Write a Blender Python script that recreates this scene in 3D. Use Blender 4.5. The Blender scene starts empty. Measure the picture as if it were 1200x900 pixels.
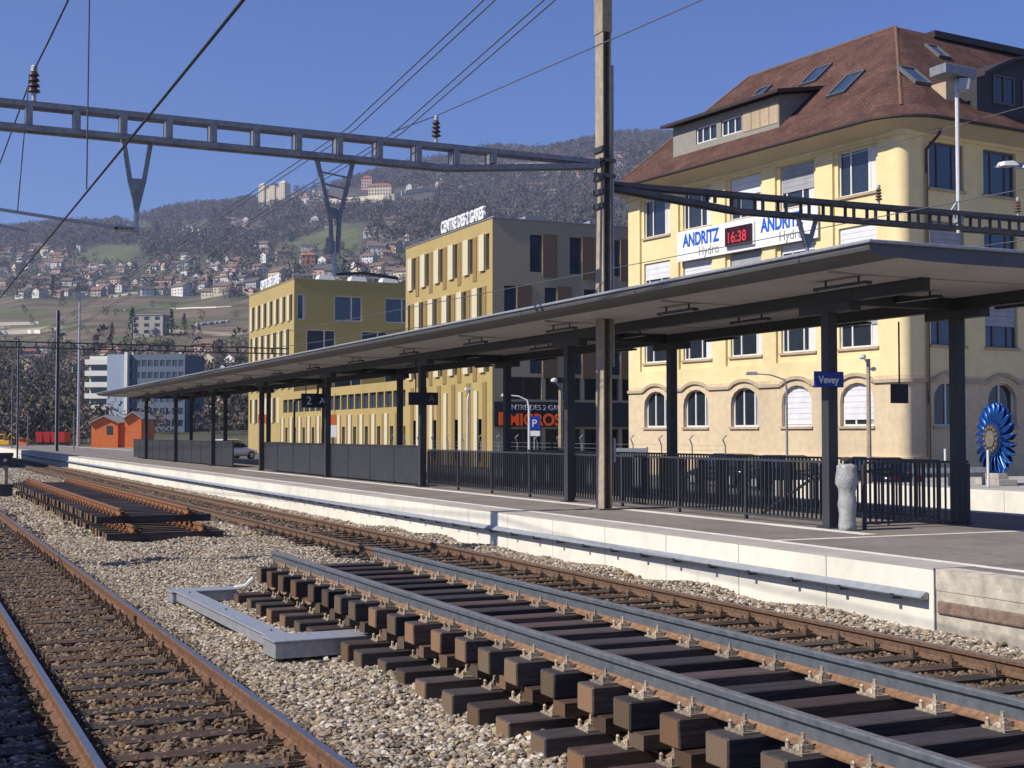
import bpy, math, random
import numpy as np
from mathutils import Vector, Matrix

R = math.radians
rnd = random.Random(7)
SC = bpy.context.scene
COL = SC.collection

# ------------------------------------------------------------------ camera
EYE = 2.37            # eye height over the ballast (standing on a platform)
TH = R(24.4)          # camera looks this far to the right of the track direction (+Y)
F = 1600.0            # focal length in pixels of a 1200 wide picture
HV = 508.0            # horizon row
cd = bpy.data.cameras.new('camera')
cam = bpy.data.objects.new('camera', cd); COL.objects.link(cam)
cam.location = (0, 0, EYE)
cam.rotation_euler = (R(90) + math.atan((HV - 450) / F), 0, -TH)
cd.sensor_width = 36; cd.lens = 48.0; cd.clip_end = 20000; cd.clip_start = 0.1
SC.camera = cam

# ------------------------------------------------------------------ world + sun
SUN_EL = R(42); SUN_AZ = R(-92)       # azimuth clockwise from +Y
w = bpy.data.worlds.new('World'); SC.world = w; w.use_nodes = True
nt = w.node_tree; nt.nodes.clear()
sky = nt.nodes.new('ShaderNodeTexSky'); sky.sky_type = 'NISHITA'; sky.sun_disc = False
sky.sun_elevation = SUN_EL; sky.sun_rotation = SUN_AZ
sky.altitude = 400; sky.air_density = 1.0; sky.dust_density = 0.1; sky.ozone_density = 10.0
bg = nt.nodes.new('ShaderNodeBackground'); bg.inputs['Strength'].default_value = 0.08
wo = nt.nodes.new('ShaderNodeOutputWorld')
tint = nt.nodes.new('ShaderNodeMix'); tint.data_type = 'RGBA'; tint.blend_type = 'MULTIPLY'; tint.inputs[0].default_value = 1
tint.inputs[7].default_value = (.86, .86, 1.16, 1)           # white balance of the whole sky
nt.links.new(sky.outputs[0], tint.inputs[6]); nt.links.new(tint.outputs[2], bg.inputs[0]); nt.links.new(bg.outputs[0], wo.inputs[0])
sd = bpy.data.lights.new('sun', 'SUN'); sd.energy = 4.8; sd.angle = R(0.5); sd.color = (1.0, 0.93, 0.82)
so = bpy.data.objects.new('sun', sd); COL.objects.link(so)
sdir = Vector((math.sin(SUN_AZ) * math.cos(SUN_EL), math.cos(SUN_AZ) * math.cos(SUN_EL), math.sin(SUN_EL)))
so.rotation_euler = (-sdir).to_track_quat('-Z', 'Y').to_euler()
so.location = (-30, 20, 60)
vs = SC.view_settings
vs.view_transform = 'Standard'; vs.look = 'None'; vs.exposure = 0.38; vs.gamma = 1; vs.use_curve_mapping = False
SC.cycles.use_denoising = True
SC.cycles.max_bounces = 6; SC.cycles.diffuse_bounces = 3; SC.cycles.glossy_bounces = 3
SC.cycles.transmission_bounces = 3; SC.cycles.volume_bounces = 0; SC.cycles.transparent_max_bounces = 6
SC.cycles.caustics_reflective = False; SC.cycles.caustics_refractive = False

# ------------------------------------------------------------------ helpers
def at(u, d, v=None):
    """world point at depth d along the bearing of picture column u (and row v)"""
    r = (u - 600.0) / F * d
    return Vector((r * math.cos(TH) + d * math.sin(TH), d * math.cos(TH) - r * math.sin(TH),
                   0.0 if v is None else EYE + (HV - v) / F * d))

MATS = {}
def mat(name, col, rough=0.8, metal=0.0, var=0.12, scale=6.0, bump=0.0, bscale=60.0, spec=0.4, col2=None, rand=0.0,
        stain=0.0, emit=None):
    if name in MATS: return MATS[name]
    m = bpy.data.materials.new(name); m.use_nodes = True; MATS[name] = m
    t = m.node_tree; n = t.nodes; l = t.links
    b = n['Principled BSDF']
    b.inputs['Roughness'].default_value = rough; b.inputs['Metallic'].default_value = metal
    b.inputs['Specular IOR Level'].default_value = spec
    tc = n.new('ShaderNodeTexCoord')
    no = n.new('ShaderNodeTexNoise'); no.inputs['Scale'].default_value = scale
    no.inputs['Detail'].default_value = 6; no.inputs['Roughness'].default_value = 0.65
    l.new(tc.outputs['Object'], no.inputs['Vector'])
    rp = n.new('ShaderNodeValToRGB')
    c1 = [max(0, c * (1 - var)) for c in col]
    c2 = list(col2) if col2 else [min(1, c * (1 + var)) for c in col]
    rp.color_ramp.elements[0].position = 0.35; rp.color_ramp.elements[1].position = 0.65
    rp.color_ramp.elements[0].color = (*c1, 1); rp.color_ramp.elements[1].color = (*c2, 1)
    l.new(no.outputs['Fac'], rp.inputs[0])
    out = rp.outputs[0]
    if stain:
        n2 = n.new('ShaderNodeTexNoise'); n2.inputs['Scale'].default_value = scale * 0.13; n2.inputs['Detail'].default_value = 8
        mp = n.new('ShaderNodeMapping'); mp.inputs['Scale'].default_value = (1, 1, 0.35)
        l.new(tc.outputs['Object'], mp.inputs[0]); l.new(mp.outputs[0], n2.inputs['Vector'])
        mr = n.new('ShaderNodeMapRange'); mr.inputs[1].default_value = 0.42; mr.inputs[2].default_value = 0.68
        mr.inputs[3].default_value = 1.0; mr.inputs[4].default_value = 1.0 - stain
        l.new(n2.outputs['Fac'], mr.inputs[0])
        mx = n.new('ShaderNodeMix'); mx.data_type = 'RGBA'; mx.blend_type = 'MULTIPLY'; mx.inputs[0].default_value = 1
        l.new(out, mx.inputs[6]); l.new(mr.outputs[0], mx.inputs[7]); out = mx.outputs[2]
    if rand:
        oi = n.new('ShaderNodeObjectInfo')
        mr = n.new('ShaderNodeMapRange'); mr.inputs[3].default_value = 1 - rand; mr.inputs[4].default_value = 1 + rand
        l.new(oi.outputs['Random'], mr.inputs[0])
        mx = n.new('ShaderNodeMix'); mx.data_type = 'RGBA'; mx.blend_type = 'MULTIPLY'; mx.inputs[0].default_value = 1
        l.new(out, mx.inputs[6]); l.new(mr.outputs[0], mx.inputs[7]); out = mx.outputs[2]
    l.new(out, b.inputs['Base Color'])
    if bump:
        nb = n.new('ShaderNodeTexNoise'); nb.inputs['Scale'].default_value = bscale; nb.inputs['Detail'].default_value = 5
        l.new(tc.outputs['Object'], nb.inputs['Vector'])
        bp = n.new('ShaderNodeBump'); bp.inputs['Strength'].default_value = bump; bp.inputs['Distance'].default_value = 0.02
        l.new(nb.outputs['Fac'], bp.inputs['Height']); l.new(bp.outputs[0], b.inputs['Normal'])
    if emit:
        b.inputs['Emission Color'].default_value = (*emit[0], 1); b.inputs['Emission Strength'].default_value = emit[1]
    return m

def attr_mat(name, attr='Col', rough=0.95, bump=0.0, bscale=1.0, nscale=None, nvar=0.25):
    m = bpy.data.materials.new(name); m.use_nodes = True; MATS[name] = m
    t = m.node_tree; n = t.nodes; l = t.links; b = n['Principled BSDF']
    b.inputs['Roughness'].default_value = rough; b.inputs['Specular IOR Level'].default_value = 0.15
    a = n.new('ShaderNodeAttribute'); a.attribute_name = attr; out = a.outputs['Color']
    if nscale:
        tc = n.new('ShaderNodeTexCoord'); no = n.new('ShaderNodeTexNoise'); no.inputs['Scale'].default_value = nscale
        no.inputs['Detail'].default_value = 8; no.inputs['Roughness'].default_value = 0.7
        l.new(tc.outputs['Object'], no.inputs['Vector'])
        mr = n.new('ShaderNodeMapRange'); mr.inputs[1].default_value = 0.3; mr.inputs[2].default_value = 0.7
        mr.inputs[3].default_value = 1 - nvar; mr.inputs[4].default_value = 1 + nvar
        l.new(no.outputs['Fac'], mr.inputs[0])
        mx = n.new('ShaderNodeMix'); mx.data_type = 'RGBA'; mx.blend_type = 'MULTIPLY'; mx.inputs[0].default_value = 1
        l.new(out, mx.inputs[6]); l.new(mr.outputs[0], mx.inputs[7]); out = mx.outputs[2]
    l.new(out, b.inputs['Base Color'])
    return m

class MB:
    def __init__(s): s.v = []; s.f = []; s.m = []
    def quadv(s, pts, m=0):
        i = len(s.v); s.v += [tuple(p) for p in pts]; s.f.append(tuple(range(i, i + len(pts)))); s.m.append(m); return s
    def hexa(s, p, m=0):            # 8 points: bottom loop 0-3, top loop 4-7
        i = len(s.v); s.v += [tuple(q) for q in p]
        for a in ((3, 2, 1, 0), (4, 5, 6, 7), (0, 1, 5, 4), (1, 2, 6, 5), (2, 3, 7, 6), (3, 0, 4, 7)):
            s.f.append(tuple(i + k for k in a)); s.m.append(m)
        return s
    def box(s, x0, x1, y0, y1, z0, z1, m=0):
        return s.hexa([(x0, y0, z0), (x1, y0, z0), (x1, y1, z0), (x0, y1, z0), (x0, y0, z1), (x1, y0, z1), (x1, y1, z1), (x0, y1, z1)], m)
    def obox(s, O, U, N, x0, x1, n0, n1, z0, z1, m=0):
        O = Vector(O); Z = Vector((0, 0, 1))
        P = lambda x, n, z: O + U * x + N * n + Z * z
        return s.hexa([P(x0, n0, z0), P(x1, n0, z0), P(x1, n1, z0), P(x0, n1, z0), P(x0, n0, z1), P(x1, n0, z1), P(x1, n1, z1), P(x0, n1, z1)], m)
    def tube(s, pts, r, n=8, m=0, cap=True):
        pts = [Vector(p) for p in pts]; rs = r if isinstance(r, (list, tuple)) else [r] * len(pts)
        i0 = len(s.v); up = None
        for k, p in enumerate(pts):
            t = (pts[min(k + 1, len(pts) - 1)] - pts[max(k - 1, 0)]).normalized()
            if up is None:
                up = Vector((0, 0, 1)) if abs(t.z) < 0.9 else Vector((1, 0, 0))
            a = t.cross(up).normalized(); b = a.cross(t).normalized()
            up = b
            for j in range(n):
                q = 2 * math.pi * (j + .5) / n
                s.v.append(tuple(p + a * (math.cos(q) * rs[k]) + b * (math.sin(q) * rs[k])))
        for k in range(len(pts) - 1):
            for j in range(n):
                a = i0 + k * n + j; b2 = i0 + k * n + (j + 1) % n
                s.f.append((a, b2, b2 + n, a + n)); s.m.append(m)
        if cap:
            s.f.append(tuple(i0 + j for j in reversed(range(n)))); s.m.append(m)
            e = i0 + (len(pts) - 1) * n; s.f.append(tuple(e + j for j in range(n))); s.m.append(m)
        return s
    def lathe(s, prof, c=(0, 0, 0), n=14, m=0):
        i0 = len(s.v)
        for (r, z) in prof:
            for j in range(n):
                q = 2 * math.pi * j / n
                s.v.append((c[0] + r * math.cos(q), c[1] + r * math.sin(q), c[2] + z))
        for k in range(len(prof) - 1):
            for j in range(n):
                a = i0 + k * n + j; b = i0 + k * n + (j + 1) % n
                s.f.append((a, b, b + n, a + n)); s.m.append(m)
        s.f.append(tuple(i0 + j for j in reversed(range(n)))); s.m.append(m)
        e = i0 + (len(prof) - 1) * n; s.f.append(tuple(e + j for j in range(n))); s.m.append(m)
        return s
    def prism(s, prof, y0, y1, ms=None, m=0):       # profile of (x,z) run along y
        n = len(prof); i0 = len(s.v)
        for y in (y0, y1):
            s.v += [(x, y, z) for x, z in prof]
        for j in range(n):
            s.f.append((i0 + j, i0 + (j + 1) % n, i0 + n + (j + 1) % n, i0 + n + j)); s.m.append(ms[j] if ms else m)
        s.f.append(tuple(i0 + j for j in reversed(range(n)))); s.m.append(m)
        s.f.append(tuple(i0 + n + j for j in range(n))); s.m.append(m)
        return s
    def mesh(s, name, mats, smooth=False):
        me = bpy.data.meshes.new(name); me.from_pydata(s.v, [], s.f); me.update()
        for q in (mats if isinstance(mats, (list, tuple)) else [mats]): me.materials.append(q)
        me.polygons.foreach_set('material_index', s.m)
        if smooth: me.polygons.foreach_set('use_smooth', [True] * len(me.polygons))
        import bmesh
        b = bmesh.new(); b.from_mesh(me); bmesh.ops.recalc_face_normals(b, faces=b.faces); b.to_mesh(me); b.free()
        return me
    def build(s, name, mats, parent=None, smooth=False, loc=None):
        return obj(name, s.mesh(name, mats, smooth), parent, loc)

def obj(name, me, parent=None, loc=None, rz=0.0):
    o = bpy.data.objects.new(name, me); COL.objects.link(o)
    if parent is not None: o.parent = parent
    if loc is not None: o.location = loc
    if rz: o.rotation_euler[2] = rz
    return o
def tag(o, label=None, cat=None, group=None, kind=None):
    if label: o['label'] = label
    if cat: o['category'] = cat
    if group: o['group'] = group
    if kind: o['kind'] = kind
    return o
def thing(name, label, cat, loc=(0, 0, 0), rz=0.0, group=None):
    return tag(obj(name, None, None, loc, rz), label, cat, group)
def copy_tree(o, parent=None):
    c = o.copy(); COL.objects.link(c); c.parent = parent
    for ch in list(o.children): copy_tree(ch, c)
    return c
def bevel(o, wd=0.01, seg=2):
    b = o.modifiers.new('bevel', 'BEVEL'); b.width = wd; b.segments = seg; b.limit_method = 'ANGLE'; b.angle_limit = R(40); return o
def text(name, body, size, m, parent, loc, rot, depth=0.02, align='LEFT', sx=1.0, shear=0.0, bold=0.0):
    c = bpy.data.curves.new(name, 'FONT'); c.body = body; c.size = size; c.extrude = depth; c.align_x = align; c.shear = shear
    c.offset = bold
    t = bpy.data.objects.new(name, c); COL.objects.link(t)
    bpy.context.view_layer.update()
    me = bpy.data.meshes.new_from_object(t.evaluated_get(bpy.context.evaluated_depsgraph_get()))
    bpy.data.objects.remove(t); bpy.data.curves.remove(c)
    me.name = name; me.materials.clear(); me.materials.append(m)
    me.transform(Matrix.Diagonal((sx, 1, 1, 1)))
    o = obj(name, me, parent, loc); o.rotation_euler = rot
    return o

# ------------------------------------------------------------------ materials
M = dict(
 ballast_bed=mat('ballast bed', (.15, .13, .11), .95, var=.45, scale=26, bump=1.0, bscale=45),
 far_gravel=mat('yard gravel', (.24, .215, .18), .95, var=.3, scale=3, bump=.6, bscale=20),
 street=mat('street asphalt', (.11, .105, .10), .9, var=.2, scale=2, bump=.2, bscale=80, stain=.25),
 plat=mat('platform asphalt', (.215, .19, .17), .9, var=.13, scale=5, bump=.25, bscale=120, stain=.25),
 conc=mat('cream concrete', (.74, .70, .60), .85, var=.06, scale=3, bump=.12, bscale=50, stain=.16),
 coping=mat('coping concrete', (.40, .37, .33), .85, var=.1, scale=4, bump=.15, bscale=60, stain=.2),
 oldconc=mat('old concrete', (.50, .45, .37), .9, var=.25, scale=4, bump=.5, bscale=18, stain=.4),
 oldstone=mat('brown stone', (.19, .13, .10), .9, var=.3, scale=8, bump=.6, bscale=25),
 white=mat('white paint line', (.72, .70, .64), .8, var=.12, scale=14, stain=.2),
 darksteel=mat('dark grey coated steel', (.040, .042, .047), .5, var=.1, scale=8, spec=.5),
 darksteel2=mat('anthracite panel', (.034, .037, .043), .6, var=.15, scale=3, spec=.4),
 soffit=mat('canopy soffit sheet', (.56, .545, .52), .55, var=.06, scale=1.2, stain=.1),
 fascia=mat('canopy edge metal with shade', (.115, .117, .12), .5, .2, var=.08, scale=2),  # metal darkened: shade under the curved nose is put into the colour
 galv=mat('galvanised steel', (.40, .42, .44), .5, .55, var=.14, scale=14, bump=.1, bscale=60),
 galvdark=mat('weathered zinc steel', (.24, .25, .275), .55, .4, var=.2, scale=10),
 cabletray=mat('blue grey duct underside in shade', (.12, .155, .20), .45, .4, var=.15, scale=10),
 ductlit=mat('duct lit upper faces', (.30, .325, .345), .5, .3, var=.12, scale=6),  # lit upper faces of the duct coloured paler than its shaded underside
 beamgrey=mat('beam grey paint', (.10, .10, .105), .6, .2, var=.25, scale=5, stain=.25),
 masttan=mat('mast paint tan', (.36, .30, .22), .7, var=.18, scale=7, bump=.2, bscale=40, stain=.3),
 mastdark=mat('mast web shaded and weathered', (.16, .145, .125), .7, var=.25, scale=7, stain=.3),  # mast tan darkened on the web, its shade put into the colour
 rust=mat('rusty rail side', (.125, .062, .034), .8, var=.3, scale=14, bump=.3, bscale=120, col2=(.185, .095, .052)),
 rustdk=mat('brown rail side', (.13, .075, .045), .8, var=.28, scale=22, bump=.3, bscale=120),
 rustor=mat('orange rust', (.205, .092, .042), .85, var=.25, scale=20, bump=.3, bscale=120),
 railtop=mat('polished rail head', (.34, .33, .33), .28, .9, var=.12, scale=30),
 railblue=mat('blue grey mill scale', (.135, .16, .185), .5, .45, var=.14, scale=12, col2=(.19, .205, .22)),
 raildull=mat('dull rail head', (.20, .185, .175), .5, .4, var=.3, scale=25),
 rustfoot=mat('rail foot rust', (.21, .118, .064), .85, var=.35, scale=18, bump=.3, bscale=120),
 clip=mat('fastening zinc and rust', (.33, .27, .20), .6, .3, var=.5, scale=40, bump=.3, bscale=90, rand=.3),
 clipdk=mat('rusty fastening', (.10, .068, .045), .75, .2, var=.5, scale=40, rand=.3),
 ins=mat('brown porcelain', (.055, .028, .02), .25, var=.1, spec=.6),
 inscap=mat('grey cap', (.42, .42, .42), .5, .4),
 wire=mat('copper wire dark', (.03, .03, .034), .6, .3),
 wire2=mat('grey wire', (.10, .11, .13), .6, .3),
 lampwhite=mat('white lamp paint', (.62, .62, .6), .5),
 blue=mat('sign blue', (.012, .045, .33), .4, var=.04), signdark=mat('sign dark blue', (.012, .016, .045), .4),
 signwhite=mat('sign white', (.8, .8, .8), .5, var=.03),
 plastic=mat('plastic wrap', (.33, .335, .33), .35, var=.18, scale=12, bump=.5, bscale=20),
 glass=mat('window glass', (.018, .026, .038), .06, var=.2, scale=.7, spec=.9),
 glassb=mat('blue glass', (.03, .055, .10), .08, var=.3, scale=.6, spec=.9),
 frame=mat('white window frame', (.66, .65, .62), .6, var=.05),
 framedk=mat('grey window frame', (.11, .11, .115), .5),
 blind=mat('closed white blind', (.66, .66, .68), .6, var=.06, scale=2), blindg=mat('grey blind', (.32, .33, .35), .6, var=.1, scale=2),
 yellow=mat('yellow render', (.79, .65, .355), .9, var=.06, scale=1.5, bump=.08, bscale=60, stain=.16),
 stone=mat('sand stone base', (.62, .50, .33), .9, var=.09, scale=2.5, bump=.25, bscale=25, stain=.16),
 trim=mat('stone trim', (.46, .36, .245), .85, var=.1, scale=4, stain=.15),
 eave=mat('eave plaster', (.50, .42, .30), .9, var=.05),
 gutter=mat('brown gutter', (.05, .035, .03), .5, .2),
 dormer=mat('dormer boards', (.26, .245, .215), .8, var=.1, scale=5),
 banner=mat('white banner', (.80, .80, .79), .6, var=.02), bblue=mat('banner blue', (.012, .10, .50), .5), bgrey=mat('banner grey', (.22, .22, .22), .6),
 led=mat('clock face', (.035, .004, .006), .3), ledon=mat('red led', (.4, .03, .03), .4, emit=((1, .06, .06), .25)),
 gold=mat('gold cladding', (.47, .355, .135), .55, .15, var=.06, scale=2, stain=.08),
 goldpale=mat('pale cladding', (.60, .54, .38), .6, var=.05), goldbr=mat('tan cladding', (.26, .175, .07), .6, var=.07),
 olive=mat('olive cladding', (.40, .335, .13), .5, .15, var=.06, scale=2, stain=.1),
 darkclad=mat('dark cladding', (.44, .375, .25), .6, var=.07), darkbr=mat('dark brown cladding', (.21, .145, .085), .6, var=.08),
 flat=mat('flat roof', (.3, .29, .27), .9), shopblk=mat('shop glazing', (.02, .022, .027), .1, spec=.8),
 orange=mat('orange letters', (.75, .10, .012), .5, emit=((1, .16, .02), .12)),
 redwag=mat('red wagon paint', (.52, .03, .035), .5, var=.1), shed=mat('orange boards', (.62, .15, .035), .75, var=.12, scale=3),
 carblk=mat('dark car paint', (.015, .02, .03), .15, .3, spec=.7), carwht=mat('white car paint', (.68, .69, .70), .25, spec=.6),
 tyre=mat('tyre', (.02, .02, .02), .85), tail=mat('tail lamp', (.4, .01, .01), .2),
 turb=mat('turbine blue', (.010, .075, .30), .33, .6, var=.25, scale=5, spec=.7), turbhub=mat('turbine hub', (.10, .075, .05), .45, .5, var=.4, scale=14), turbsil=mat('turbine silver', (.5, .55, .6), .3, .8),
 yelmach=mat('yellow machine paint', (.65, .38, .03), .5), barkm=mat('bark', (.10, .075, .055), .95, var=.3, scale=5),
)
def wood_mat(name, top, side, end):
    """creosoted timber: long faces dark, sawn ends browner (a real colour of the end grain)"""
    m = bpy.data.materials.new(name); m.use_nodes = True
    t = m.node_tree; n = t.nodes; l = t.links; b = n['Principled BSDF']; b.inputs['Roughness'].default_value = .75
    b.inputs['Specular IOR Level'].default_value = .3
    tc = n.new('ShaderNodeTexCoord'); mp = n.new('ShaderNodeMapping'); mp.inputs['Scale'].default_value = (2, 26, 26)
    no = n.new('ShaderNodeTexNoise'); no.inputs['Scale'].default_value = 1.6; no.inputs['Detail'].default_value = 8; no.inputs['Roughness'].default_value = .7
    oi = n.new('ShaderNodeObjectInfo'); ad = n.new('ShaderNodeVectorMath'); ad.operation = 'ADD'
    sc = n.new('ShaderNodeMath'); sc.operation = 'MULTIPLY'; sc.inputs[1].default_value = 37.0
    l.new(oi.outputs['Random'], sc.inputs[0]); l.new(tc.outputs['Object'], mp.inputs[0]); l.new(mp.outputs[0], ad.inputs[0]); l.new(sc.outputs[0], ad.inputs[1])
    l.new(ad.outputs[0], no.inputs['Vector'])
    rp = n.new('ShaderNodeValToRGB'); e = rp.color_ramp.elements
    e[0].position = .36; e[1].position = .66; e[0].color = (*side, 1); e[1].color = (*top, 1)
    l.new(no.outputs['Fac'], rp.inputs[0])
    n2 = n.new('ShaderNodeTexNoise'); n2.inputs['Scale'].default_value = 9; n2.inputs['Detail'].default_value = 6
    l.new(ad.outputs[0], n2.inputs['Vector'])
    r2 = n.new('ShaderNodeValToRGB'); r2.color_ramp.elements[0].color = (*[c * .45 for c in end], 1); r2.color_ramp.elements[1].color = (*end, 1)
    r2.color_ramp.elements[0].position = .3; r2.color_ramp.elements[1].position = .75
    l.new(n2.outputs['Fac'], r2.inputs[0])
    at_ = n.new('ShaderNodeAttribute'); at_.attribute_name = 'endgrain'
    mx = n.new('ShaderNodeMix'); mx.data_type = 'RGBA'
    l.new(at_.outputs['Fac'], mx.inputs[0]); l.new(rp.outputs[0], mx.inputs[6]); l.new(r2.outputs[0], mx.inputs[7])
    mr = n.new('ShaderNodeMapRange'); mr.inputs[3].default_value = .6; mr.inputs[4].default_value = 1.45; l.new(oi.outputs['Random'], mr.inputs[0])
    fr = n.new('ShaderNodeMath'); fr.operation = 'FRACT'; m7 = n.new('ShaderNodeMath'); m7.operation = 'MULTIPLY'; m7.inputs[1].default_value = 17.3
    l.new(oi.outputs['Random'], m7.inputs[0]); l.new(m7.outputs[0], fr.inputs[0])
    rs = n.new('ShaderNodeMapRange'); rs.inputs[1].default_value = .45; rs.inputs[2].default_value = .95; l.new(fr.outputs[0], rs.inputs[0])
    mh = n.new('ShaderNodeMix'); mh.data_type = 'RGBA'; mh.blend_type = 'MULTIPLY'; mh.inputs[7].default_value = (1.38, 1.06, .92, 1)
    l.new(rs.outputs[0], mh.inputs[0]); l.new(mx.outputs[2], mh.inputs[6])
    m2 = n.new('ShaderNodeMix'); m2.data_type = 'RGBA'; m2.blend_type = 'MULTIPLY'; m2.inputs[0].default_value = 1
    l.new(mh.outputs[2], m2.inputs[6]); l.new(mr.outputs[0], m2.inputs[7])
    l.new(m2.outputs[2], b.inputs['Base Color'])
    bp = n.new('ShaderNodeBump'); bp.inputs['Strength'].default_value = .5; bp.inputs['Distance'].default_value = .01
    l.new(no.outputs['Fac'], bp.inputs['Height']); l.new(bp.outputs[0], b.inputs['Normal'])
    return m
M['sleeper'] = wood_mat('creosoted timber', (.066, .057, .058), (.026, .022, .022), (.19, .135, .085))
M['sleeperold'] = wood_mat('weathered old sleeper', (.085, .066, .052), (.036, .027, .022), (.14, .1, .07))

# ------------------------------------------------------------------ ground
PX = 11.25            # platform edge
PZ = 0.77             # platform height
g = MB()
g.quadv([(-6000, -6000, -.34), (6000, -6000, -.34), (6000, 6000, -.34), (-6000, 6000, -.34)])
tag(g.build('ground', M['far_gravel']), kind='structure')
g = MB(); g.quadv([(.3, -20, -.05), (PX + .02, -20, -.05), (PX + .02, 200, -.05), (.3, 200, -.05)])
tag(g.build('ballast_bed', M['ballast_bed']), kind='structure')
g = MB(); g.quadv([(-30, 200, -.056), (60, 200, -.056), (90, 420, -.056), (-120, 420, -.056)])
tag(g.build('yard', M['far_gravel']), kind='structure')
g = MB(); g.quadv([(20.4, -20, -.055), (24.0, -20, -.055), (24.0, 199, -.055), (20.4, 199, -.055)])
tag(g.build('ballast_strip', M['ballast_bed']), kind='structure')
g = MB(); g.quadv([(24.0, -20, -.02), (140, -20, -.02), (140, 199, -.02), (24.0, 199, -.02)])
tag(g.build('street', M['street']), kind='structure')
# near platform under the photographer
g = MB(); g.box(-4, .34, -20, 200, -.3, PZ)
tag(g.build('near_platform', M['plat']), kind='structure')

# island platform
pf = MB(); pf.box(PX + .62, 20.4, 12.72, 196, -.3, PZ)
pf.box(PX + .3, 20.4, -6, 12.72, -.3, PZ - .002)
po = tag(pf.build('platform', M['plat']), kind='structure')
e = MB()
k = 0
y = 12.72
while y < 194:                                   # precast edge wall: each unit its own block, joint of 12 mm
    ln = 2.05 if y < 60 else 4.1 if y < 100 else 8.2
    m_ = MB(); m_.box(PX, PX + .6, y + .007, y + ln - .007, -.3, PZ - .008)
    o = m_.build('wall_block', M['conc'], po); bevel(o, .012)
    y += ln
m_ = MB(); m_.box(PX - .004, PX + .62, 12.72, 196, PZ - .012, PZ + .004); m_.build('coping', M['coping'], po)
m_ = MB()
m_.box(PX + .02, PX + .3, -6, 12.70, -.3, PZ - .25); m_.box(PX + .012, PX + .3, -6, 12.70, PZ - .25, PZ + .001)
old = m_.build('old_wall', M['oldconc'], po)
for a, b_ in ((11.0, 12.66), (9.3, 10.8), (7.2, 9.1)):
    m_ = MB(); m_.box(PX - .012, PX + .2, a, b_, .25, .40); bevel(m_.build('stone', M['oldstone'], po), .02)
m_ = MB(); m_.box(PX + .66, PX + .80, -6, 196, PZ - .1, PZ + .004); m_.build('edge_line', M['white'], po)
m_ = MB(); m_.box(PX + .80, 20.0, 16.95, 17.09, PZ - .1, PZ + .0042); m_.build('cross_line', M['white'], po)
m_ = MB(); m_.box(14.0, 14.26, 17.4, 60.5, PZ - .1, PZ + .0043); m_.build('kerb_strip', M['white'], po)
m_ = MB(); m_.box(20.1, 20.38, -6, 196, PZ - .1, PZ + .0041); m_.build('edge_line', M['white'], po)
# cable duct on the wall face
t = thing('cable_duct', 'blue grey metal cable duct running along the pale platform wall', 'cable duct', (PX - .09, 12.8, .40))
m_ = MB(); m_.prism([(.07, 0), (-.045, 0), (-.05, .022), (.045, .088), (.07, .088)], 0, 125, ms=[1, 1, 0, 0, 0]); m_.build('duct', [M['ductlit'], M['cabletray']], t)
brk = None
for i in range(46):
    y = .5 + i * 1.02
    if brk is None:
        m_ = MB(); m_.box(-.064, .086, -.03, .03, -.035, .028); brk = m_.build('bracket', M['darksteel'], t, loc=(0, y, 0))
    else:
        o = brk.copy(); COL.objects.link(o); o.location = (0, y, 0)
# ------------------------------------------------------------------ rails, sleepers, fastenings
def rail_prof(h=.16, s=1.0):
    hw = .036 * s; fw = .062 * s; ww = .009
    return [(-fw, 0), (-fw, .012), (-ww - .012, .032), (-ww, .045), (-ww, h - .052), (-hw, h - .04), (-hw, h - .008), (-hw + .008, h),
            (hw - .008, h), (hw, h - .008), (hw, h - .04), (ww, h - .052), (ww, .045), (ww + .012, .032), (fw, .012), (fw, 0)]
def rail_mats(side, foot, top):      # indices: 0 side, 1 foot, 2 top
    ms = [1, 1, 1, 0, 0, 0, 0, 2, 0, 0, 0, 0, 1, 1, 1, 1]
    return ms
def rail(parent, x, y0, y1, z, mats, h=.16):
    m_ = MB(); m_.prism([(x + a, z + b) for a, b in rail_prof(h)], y0, y1, ms=rail_mats(0, 1, 2))
    return m_.build('rail', mats, parent)
def sleeper_mesh(name, ln, wd, h, m, jitter=0):
    s = MB(); rr = random.Random(jitter)
    n = 3
    for i in range(n):
        pass
    j = lambda a: (rr.random() - .5) * a
    s.hexa([(0, -wd / 2 + j(.012), 0), (ln, -wd / 2 + j(.012), 0), (ln, wd / 2 + j(.012), 0), (0, wd / 2 + j(.012), 0),
            (0 + j(.01), -wd / 2 + j(.012), h + j(.006)), (ln, -wd / 2 + j(.012), h), (ln, wd / 2 + j(.012), h), (0 + j(.01), wd / 2 + j(.012), h + j(.006))])
    me = s.mesh(name, m)
    a = me.attributes.new('endgrain', 'FLOAT', 'FACE')
    for p in me.polygons: a.data[p.index].value = 1.0 if abs(p.normal.x) > .9 else 0.0
    return me
def clip_mesh(name, m, h=.05):
    s = MB()
    s.box(-.17, .17, -.075, .075, 0, .016)                       # base plate
    for sx in (-1, 1):
        s.hexa([(sx * .055, -.03, .016), (sx * .14, -.03, .016), (sx * .14, .03, .016), (sx * .055, .03, .016),
                (sx * .062, -.025, .045), (sx * .125, -.025, .040), (sx * .125, .025, .040), (sx * .062, .025, .045)])
        s.lathe([(.022, .03), (.022, .062), (.012, .064), (.012, .095)], (sx * .098, 0, 0), 6)
        s.lathe([(.013, .0), (.013, .04), (.007, .05)], (sx * .15, .05, .012), 6)
        s.lathe([(.013, .0), (.013, .04), (.007, .05)], (sx * .15, -.05, .012), 6)
    s.v = [(x * 1.12, y * 1.35, z * 1.2) for x, y, z in s.v]
    return s.mesh(name, m)
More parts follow.
